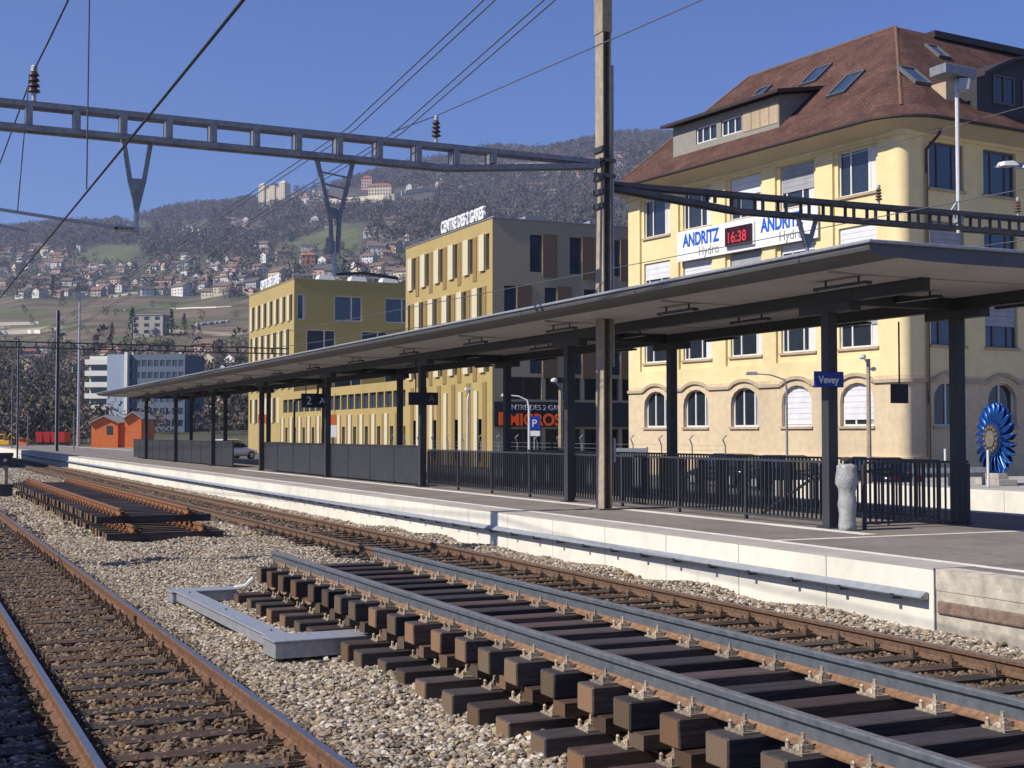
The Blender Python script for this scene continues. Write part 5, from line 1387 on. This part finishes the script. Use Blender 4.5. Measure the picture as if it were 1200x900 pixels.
def scatter(n, ua, ub, va, vb, zone, kinds=(0, 0, 1), smin=.8, smax=1.2):
    used = []
    for _ in range(n * 6):
        if len(used) >= n: break
        u = hr.uniform(ua, ub); v = hr.uniform(va, vb) + (u - ua) * 0
        if cover(u, v) in (1, 2) or v < np.interp(u, sky_u, sky_v) + 7: continue
        if any(abs(u - a) < 4.8 and abs(v - b) < 2.6 for a, b in used): continue
        used.append((u, v)); house(u, v, hr.choice(wch), hr.choice(rch), hr.choice(kinds), zone, hr.uniform(smin, smax))
scatter(128, -5, 300, 303, 350, 'vineyard village', (0, 0, 0, 1), .65, 1.05)
scatter(26, 0, 130, 292, 306, 'vineyard village')
scatter(16, 120, 350, 250, 282, 'upper slope', (0, 1, 2), .7, 1.0)
scatter(9, 338, 378, 222, 243, 'upper slope', (0, 1), .8, 1.1)
scatter(7, 470, 520, 205, 225, 'upper slope', (0, 1), .8, 1.1)
scatter(34, 300, 478, 288, 330, 'middle slope', (0, 1, 1))
scatter(9, 360, 480, 262, 285, 'middle slope', (0, 1))
scatter(14, 480, 740, 188, 236, 'upper slope', (0, 0, 1), .8, 1.2)
scatter(8, 700, 765, 175, 205, 'upper slope', (0, 0), .9, 1.3)
scatter(14, 0, 110, 412, 440, 'town edge', (0, 0), .5, .65)
scatter(24, 110, 290, 412, 458, 'town edge', (0, 0, 1), .5, .7)
scatter(12, 165, 300, 462, 490, 'town edge', (0, 0), .5, .7)
# singular hillside buildings
def block(name, label, u, v, L, W, H, wall, roofm, floors, bays, rz, cat='building', flat=False, gx=0):
    p, d = hpt(u, v); t = thing(name, label, cat, p, rz)
    m_ = MB(); fh = H / floors; ops = [(-0 + (i + .25) * L / bays, (i + .72) * L / bays, f * fh + fh * .3, f * fh + fh * .8) for f in range(floors) for i in range(bays)]
    facade(m_, (-L / 2, -W / 2, 0), X, -Y, L, -6, H, ops, .4)
    b2 = max(2, int(bays * W / L)); ops2 = [((i + .25) * W / b2, (i + .72) * W / b2, f * fh + fh * .3, f * fh + fh * .8) for f in range(floors) for i in range(b2)]
    facade(m_, (-L / 2, W / 2, 0), -Y, -X, W, -6, H, ops2, .4); facade(m_, (L / 2, -W / 2, 0), Y, X, W, -6, H, ops2, .4)
    m_.quadv([(-L / 2, W / 2, -6), (L / 2, W / 2, -6), (L / 2, W / 2, H), (-L / 2, W / 2, H)]); m_.build('wall', wall, t)
    for O_, U_, N_, oo in (((-L / 2, -W / 2, 0), X, -Y, ops), ((-L / 2, W / 2, 0), -Y, -X, ops2), ((L / 2, -W / 2, 0), Y, X, ops2)):
        for q in oo:
            m_ = MB(); m_.obox(O_, U_, N_, q[0] - .01, q[1] + .01, -.45, -.35, q[2] - .01, q[3] + .01); m_.build('window', M['glass'], t)
    m_ = MB(); o = .8
    if flat: m_.box(-L / 2 - .3, L / 2 + .3, -W / 2 - .3, W / 2 + .3, H + .002, H + .6)
    else:
        zt = H + W * .32
        m_.hexa([(-L / 2 - o, -W / 2 - o, H), (L / 2 + o, -W / 2 - o, H), (L / 2 + o, W / 2 + o, H), (-L / 2 - o, W / 2 + o, H), (-L / 2 + W * .4, -.2, zt), (L / 2 - W * .4, -.2, zt), (L / 2 - W * .4, .2, zt), (-L / 2 + W * .4, .2, zt)])
    m_.build('roof', roofm, t); return t
wcream = mat('chateau wall', (.64, .56, .40), .9, var=.05, scale=.3); rdk = mat('slate dark', (.06, .06, .075), .8); rred = mat('red tiles', (.30, .11, .06), .9)
z_az = R(60)
p, d = hpt(320, 240); p.z += 10; t = thing('grand_hotel', 'big cream hotel with three dark capped towers standing on the skyline', 'hotel', p, R(-52))
for x0, x1, y0, y1, hh, nm in ((-26, 26, -5, 8, 19, 'main_wing'), (-27, -15, -8, 8, 25, 'tower'), (-5, 6, -7.5, 8, 23, 'tower'), (15, 27, -8, 8, 25.5, 'tower')):
    e_ = .0 if nm == 'tower' else .3
    m_ = MB(); nb = max(3, int((x1 - x0) / 3.4)); nf = int(hh // 3.6)
    ops = [((i + .3) * (x1 - x0) / nb, (i + .7) * (x1 - x0) / nb, f * 3.6 + 1.0, f * 3.6 + 2.8) for i in range(nb) for f in range(nf)]
    facade(m_, (x0, y0, 0), X, -Y, x1 - x0, -20, hh, ops, .4); m_.quadv([(x0, y0, -20), (x0, y1, -20), (x0, y1, hh), (x0, y0, hh)]); m_.quadv([(x1, y0, -20), (x1, y1, -20), (x1, y1, hh), (x1, y0, hh)]); m_.quadv([(x0, y0, hh), (x1, y0, hh), (x1, y1, hh), (x0, y1, hh)])
    wg = m_.build(nm, wcream, t)
    for q in ops: m_ = MB(); m_.obox((x0, y0, 0), X, -Y, q[0], q[1], -.45, -.35, q[2], q[3]); m_.build('window', M['glass'], wg)
    if nm == 'tower':
        m_ = MB(); xm, ym = (x0 + x1) / 2, (y0 + y1) / 2
        m_.hexa([(x0 - .4, y0 - .4, hh + .01), (x1 + .4, y0 - .4, hh + .01), (x1 + .4, y1, hh + .01), (x0 - .4, y1, hh + .01), (xm - 2.5, ym - 2.5, hh + 4.5), (xm + 2.5, ym - 2.5, hh + 4.5), (xm + 2.5, ym + 2.5, hh + 4.5), (xm - 2.5, ym + 2.5, hh + 4.5)])
        m_.build('roof', rdk if x0 == -5 else wcream, wg)
block('villa', 'large cream villa with red roof above the long yellow wall', 446, 229, 34, 16, 14, wcream, rred, 3, 8, R(-35), 'villa')
block('villa', 'pink villa with red roof left of the large cream villa', 430, 221, 18, 14, 18, mat('house wall pink', wallc['pink']), rred, 4, 4, R(-35), 'villa')
for (u0, v0, u1, v1, H, lab) in ((378, 240, 468, 233, 9, 'long pale yellow terrace wall high on the hillside'), (470, 228, 506, 222, 7, 'short grey terrace wall right of the yellow terrace wall'), (128, 349, 160, 344, 2.0, 'short white retaining wall at the village edge'), (-5, 382, 44, 380, 2.2, 'upper white vineyard wall at the left edge'), (-5, 392, 46, 391, 2.4, 'lower white vineyard wall at the left edge'), (230, 382, 268, 378, 1.6, 'pale vineyard wall left of the gold offices'), (145, 364, 270, 360, .9, 'thin pale wall across the upper vineyard')):
    n = 14; ps = [hpt(u0 + (u1 - u0) * i / n, v0 + (v1 - v0) * i / n)[0] for i in range(n + 1)]; a = ps[0]
    t = thing('retaining_wall', lab, 'wall', a); m_ = MB()
    for i in range(n):
        pA, pB = ps[i] - a, ps[i + 1] - a; q = (pB - pA); q.z = 0; q.normalize(); N_ = Vector((-q.y, q.x, 0)) * .8
        m_.hexa([pA - ZV * 5, pB - ZV * 5, pB + N_ - ZV * 5, pA + N_ - ZV * 5, pA + ZV * H, pB + ZV * H, pB + N_ + ZV * H, pA + N_ + ZV * H])
    m_.build('wall_face', M['goldpale'] if 'yellow' in lab else M['conc'], t)
block('tower_house', 'red brick house with small tower behind the olive office roof', 362, 322, 12, 10, 17, mat('house wall brick', (.30, .13, .08), .9), rred, 4, 3, R(-30), 'house')
block('hall', 'grey concrete hall standing alone among the vineyards', 175, 394, 18, 10, 11, M['coping'], M['flat'], 3, 3, R(-30), 'hall', True)
# vineyard conifers
def conifer(label, u, v, h):
    p, d = hpt(u, v); t = thing('conifer_tree', label, 'tree', p)
    m_ = MB(); m_.tube([(0, 0, -1), (0, 0, h * .9)], [h * .03, h * .008], 6); m_.build('trunk', M['barkm'], t)
    m_ = MB(); q = random.Random(int(u * 7))
    for i in range(240):
        f = q.random() ** .8; r_ = h * .24 * (1 - f) * (.4 + .6 * q.random()) + .15; a = q.uniform(0, 6.283); c = Vector((r_ * math.cos(a), r_ * math.sin(a), h * (.1 + .88 * f))); s = h * .055
        m_.quadv([c + Vector((q.uniform(-s, s), q.uniform(-s, s), q.uniform(-s, s))) for _ in range(3)])
    m_.build('crown', mat('conifer green', (.02, .035, .018), .9, var=.4, scale=.8), t)
for i, (u, v, h, lab) in enumerate(((383, 308, 26, 'dark pointed conifer left of the olive office roof'), (154, 398, 18, 'dark conifer left of the grey vineyard hall'), (200, 392, 14, 'dark conifer just right of the grey vineyard hall'), (215, 390, 11, 'small dark conifer farther right of the vineyard hall'), (60, 350, 20, 'dark tree at the lower village edge near the left'), (245, 345, 16, 'dark tree at the right end of the village'), (130, 402, 11, 'small dark conifer in the green patch'))):
    conifer(lab, u, v, h)

# ------------------------------------------------------------------ far yard: flats, shed, wagons, machines
fp = at(125, 330); t = thing('apartment_block', 'white apartment block with stacked balconies and blue grey side', 'building', (fp.x, fp.y, 0), R(-24.4 - 8))
H = 21.5
aw = mat('flat blue grey render', (.30, .36, .45), .8, var=.05, scale=.3); ac = mat('flat white render', (.70, .68, .62), .8, var=.04)
ops = [(13 + (i % 5) * 2.6 - 0, 14.6 + (i % 5) * 2.6, 2 + (i // 5) * 2.75, 3.4 + (i // 5) * 2.75) for i in range(0)]
m_ = MB(); m_.box(0, 4.6, 0, 14, 0, H); m_.build('stair_tower', aw, t)
ops = [(.4 + i * 1.55, 1.6 + i * 1.55, 1.2 + f * 2.9, 2.7 + f * 2.9) for i in range(9) for f in range(7)]
m_ = MB(); facade(m_, (4.9, 1.0, 0), X, -Y, 14.4, 0, H, ops, .3); m_.box(4.9, 19.3, 1.4, 14, 0, H - .1); m_.build('wall', mat('flat slate blue', (.11, .14, .19), .7), t)
for o_ in ops: m_ = MB(); m_.obox((4.9, 1, 0), X, -Y, o_[0], o_[1], -.3, -.2, o_[2], o_[3]); m_.build('window', M['glassb'], t)
m_ = MB(); m_.box(4.55, 5.3, -.4, .9, 0, H + .5); m_.build('corner_strip', ac, t)
m_ = MB(); m_.box(-5.4, -.05, 2.0, 14, 0, H - .3); m_.build('lit_wing', ac, t)
for f in range(7):
    m_ = MB(); m_.box(-5.9, -.06, .4, 1.98, 2.6 + f * 2.75, 2.85 + f * 2.75); m_.box(-5.9, -.06, .4, .52, 2.85 + f * 2.75, 3.85 + f * 2.75); m_.build('balcony', ac, t)
    m_ = MB(); m_.box(-5.0, -.6, 1.9, 1.985, 1.0 + f * 2.75, 2.5 + f * 2.75); m_.build('window', M['glass'], t)
p = at(136, 235); t = thing('orange_shed', 'bright orange board shed with grey gabled roof beyond the canopy', 'shed', (p.x, p.y, 0), R(-24)); t.scale = (1.75, 1.75, 1.75)
m_ = MB()
for x0, x1, hh in ((-2.4, .2, 3.0), (.9, 2.5, 3.4)):
    xm = (x0 + x1) / 2
    m_.box(x0, x1, 0, 5, -.1, hh - .6); m_.quadv([(x0, 0, hh - .6), (x1, 0, hh - .6), (xm, 0, hh)]); m_.quadv([(x0, 5, hh - .6), (x1, 5, hh - .6), (xm, 5, hh)])
m_.box(.2, .9, .5, 5, -.1, 2.2); m_.build('wall', M['shed'], t)
m_ = MB()
for x0, x1, hh in ((-2.4, .2, 3.0), (.9, 2.5, 3.4)):
    xm = (x0 + x1) / 2
    for xa in (x0 - .2, x1 + .2): m_.hexa([(xa, -.3, hh - .68), (xa, 5.3, hh - .68), (xm, 5.3, hh + .02), (xm, -.3, hh + .02), (xa, -.3, hh - .56), (xa, 5.3, hh - .56), (xm, 5.3, hh + .14), (xm, -.3, hh + .14)])
m_.build('roof', M['flat'], t)
m_ = MB(); m_.box(-.9, -.35, -.05, .02, 1.3, 2.1); m_.build('window', M['glass'], t)
for i in range(4):
    p = at(50 + i * 8.6, 230); t = thing('red_wagon', ['leftmost', 'second from left', 'third from left', 'rightmost'][i] + ' of the four red hopper wagons in the far yard', 'wagon', (p.x, p.y, 0), -TH, 'red wagons in the far yard'); t.scale = (1.55, 1.55, 1.2)
    m_ = MB(); m_.hexa([(-.3, -.9, .75), (.3, -.9, .75), (.3, .9, .75), (-.3, .9, .75), (-.39, -1.1, 2.2), (.39, -1.1, 2.2), (.39, 1.1, 2.2), (-.39, 1.1, 2.2)]); m_.build('hopper', M['redwag'], t)
    m_ = MB(); m_.box(-.36, .36, -.8, .8, .5, .72); m_.build('underframe', M['tyre'], t)
    for x in (-.2, .2): m_ = MB(); m_.tube([(x, -.75, .22), (x, .75, .22)], .22, 12); m_.build('wheelset', M['tyre'], t)
def machine(label, u, d, paint, s=1.0):
    p = at(u, d); t = thing('track_machine', label, 'track machine', (p.x, p.y, 0), -TH); t.scale = (s, s, s)
    m_ = MB(); m_.box(-.9, .9, -.7, .7, .45, 1.1); bevel(m_.build('body', paint, t), .05)
    m_ = MB(); m_.hexa([(-.8, -.6, 1.1), (.1, -.6, 1.1), (.1, .6, 1.1), (-.8, .6, 1.1), (-.7, -.55, 2.1), (0, -.55, 2.1), (0, .55, 2.1), (-.7, .55, 2.1)]); c_ = m_.build('cab', paint, t)
    m_ = MB(); m_.box(-.62, -.08, -.64, -.56, 1.3, 1.95); m_.build('window', M['glass'], c_)
    m_ = MB(); m_.tube([(.2, 0, 1.1), (.8, 0, 2.2), (1.5, 0, 1.4)], .1, 6); m_.build('boom', paint, t)
    for x in (-.6, .6): m_ = MB(); m_.tube([(x, -.75, .25), (x, .75, .25)], .27, 12); m_.build('wheelset', M['tyre'], t)
machine('small yellow track machine at the far left of the yard', 6, 225, M['yelmach'], 1.1)
machine('small orange track machine left of the red wagons', 28, 225, M['shed'], .8)
for u, v, d, wd_, lab in ((309, 491, 138, .55, 'small orange sign board before the low gold wing'), (389, 492, 118, .42, 'small red and white sign board by the gold wing')):
    p = at(u, d); zc = EYE + (HV - v) / F * d; t = thing('sign_board', lab, 'sign', (p.x, p.y, 0), -TH)
    m_ = MB(); m_.tube([(0, 0, 0), (0, 0, zc)], .05, 6); m_.build('post', M['galvdark'], t)
    m_ = MB(); m_.box(-wd_, wd_, -.08, -.051, zc - .45, zc + .45); m_.build('plate', M['shed'], t)
    if wd_ < .5: m_ = MB(); m_.box(-wd_, wd_, -.08, -.051, zc - 1.5, zc - .46); m_.build('plate', M['signwhite'], t)
# station building on the near side; its shadow crosses the tracks and the far platform wall
t = thing('station_building', 'tall station building on the left platform throwing shadow over the far tracks', 'building', (-6, 100, 0), R(90))
ops = [(1.5 + i * 3.6, 3.3 + i * 3.6, 1.5 + f * 4.9, 4.4 + f * 4.9) for i in range(10) for f in range(3)]
m_ = MB(); facade(m_, (37, 0, 0), -X, -Y, 37, 0, 16.6, ops, .3); m_.quadv([(0, 0, 0), (0, 13, 0), (0, 13, 16.6), (0, 0, 16.6)]); m_.quadv([(37, 0, 0), (37, 13, 0), (37, 13, 16.6), (37, 0, 16.6)]); m_.quadv([(0, 13, 0), (37, 13, 0), (37, 13, 16.6), (0, 13, 16.6)])
m_.build('wall', M['stone'], t)
for o_ in ops: window(t, (37, 0, 0), -X, -Y, o_[0], o_[1], o_[2], o_[3], .2, (.5,), sill=False)
m_ = MB(); m_.hexa([(-.8, -.8, 16.6), (37.8, -.8, 16.6), (37.8, 13.8, 16.6), (-.8, 13.8, 16.6), (3, 5.5, 19.5), (34, 5.5, 19.5), (34, 7.5, 19.5), (3, 7.5, 19.5)]); m_.build('roof', M['tiles'], t)

# ------------------------------------------------------------------ air
m_ = MB(); m_.box(-6100, 6100, -6100, 6100, -1.4, 640)
hz_o = tag(m_.build('haze', []), 'thin pale blue haze of the open air', 'haze', kind='stuff')
hm_ = bpy.data.materials.new('haze air'); hm_.use_nodes = True
hn = hm_.node_tree; hn.nodes.clear(); ho = hn.nodes.new('ShaderNodeOutputMaterial'); pv = hn.nodes.new('ShaderNodeVolumePrincipled')
pv.inputs['Color'].default_value = (.62, .76, 1.0, 1); pv.inputs['Density'].default_value = 0.00014; pv.inputs['Anisotropy'].default_value = 0.2
hn.links.new(pv.outputs[0], ho.inputs['Volume']); hz_o.data.materials.append(hm_)
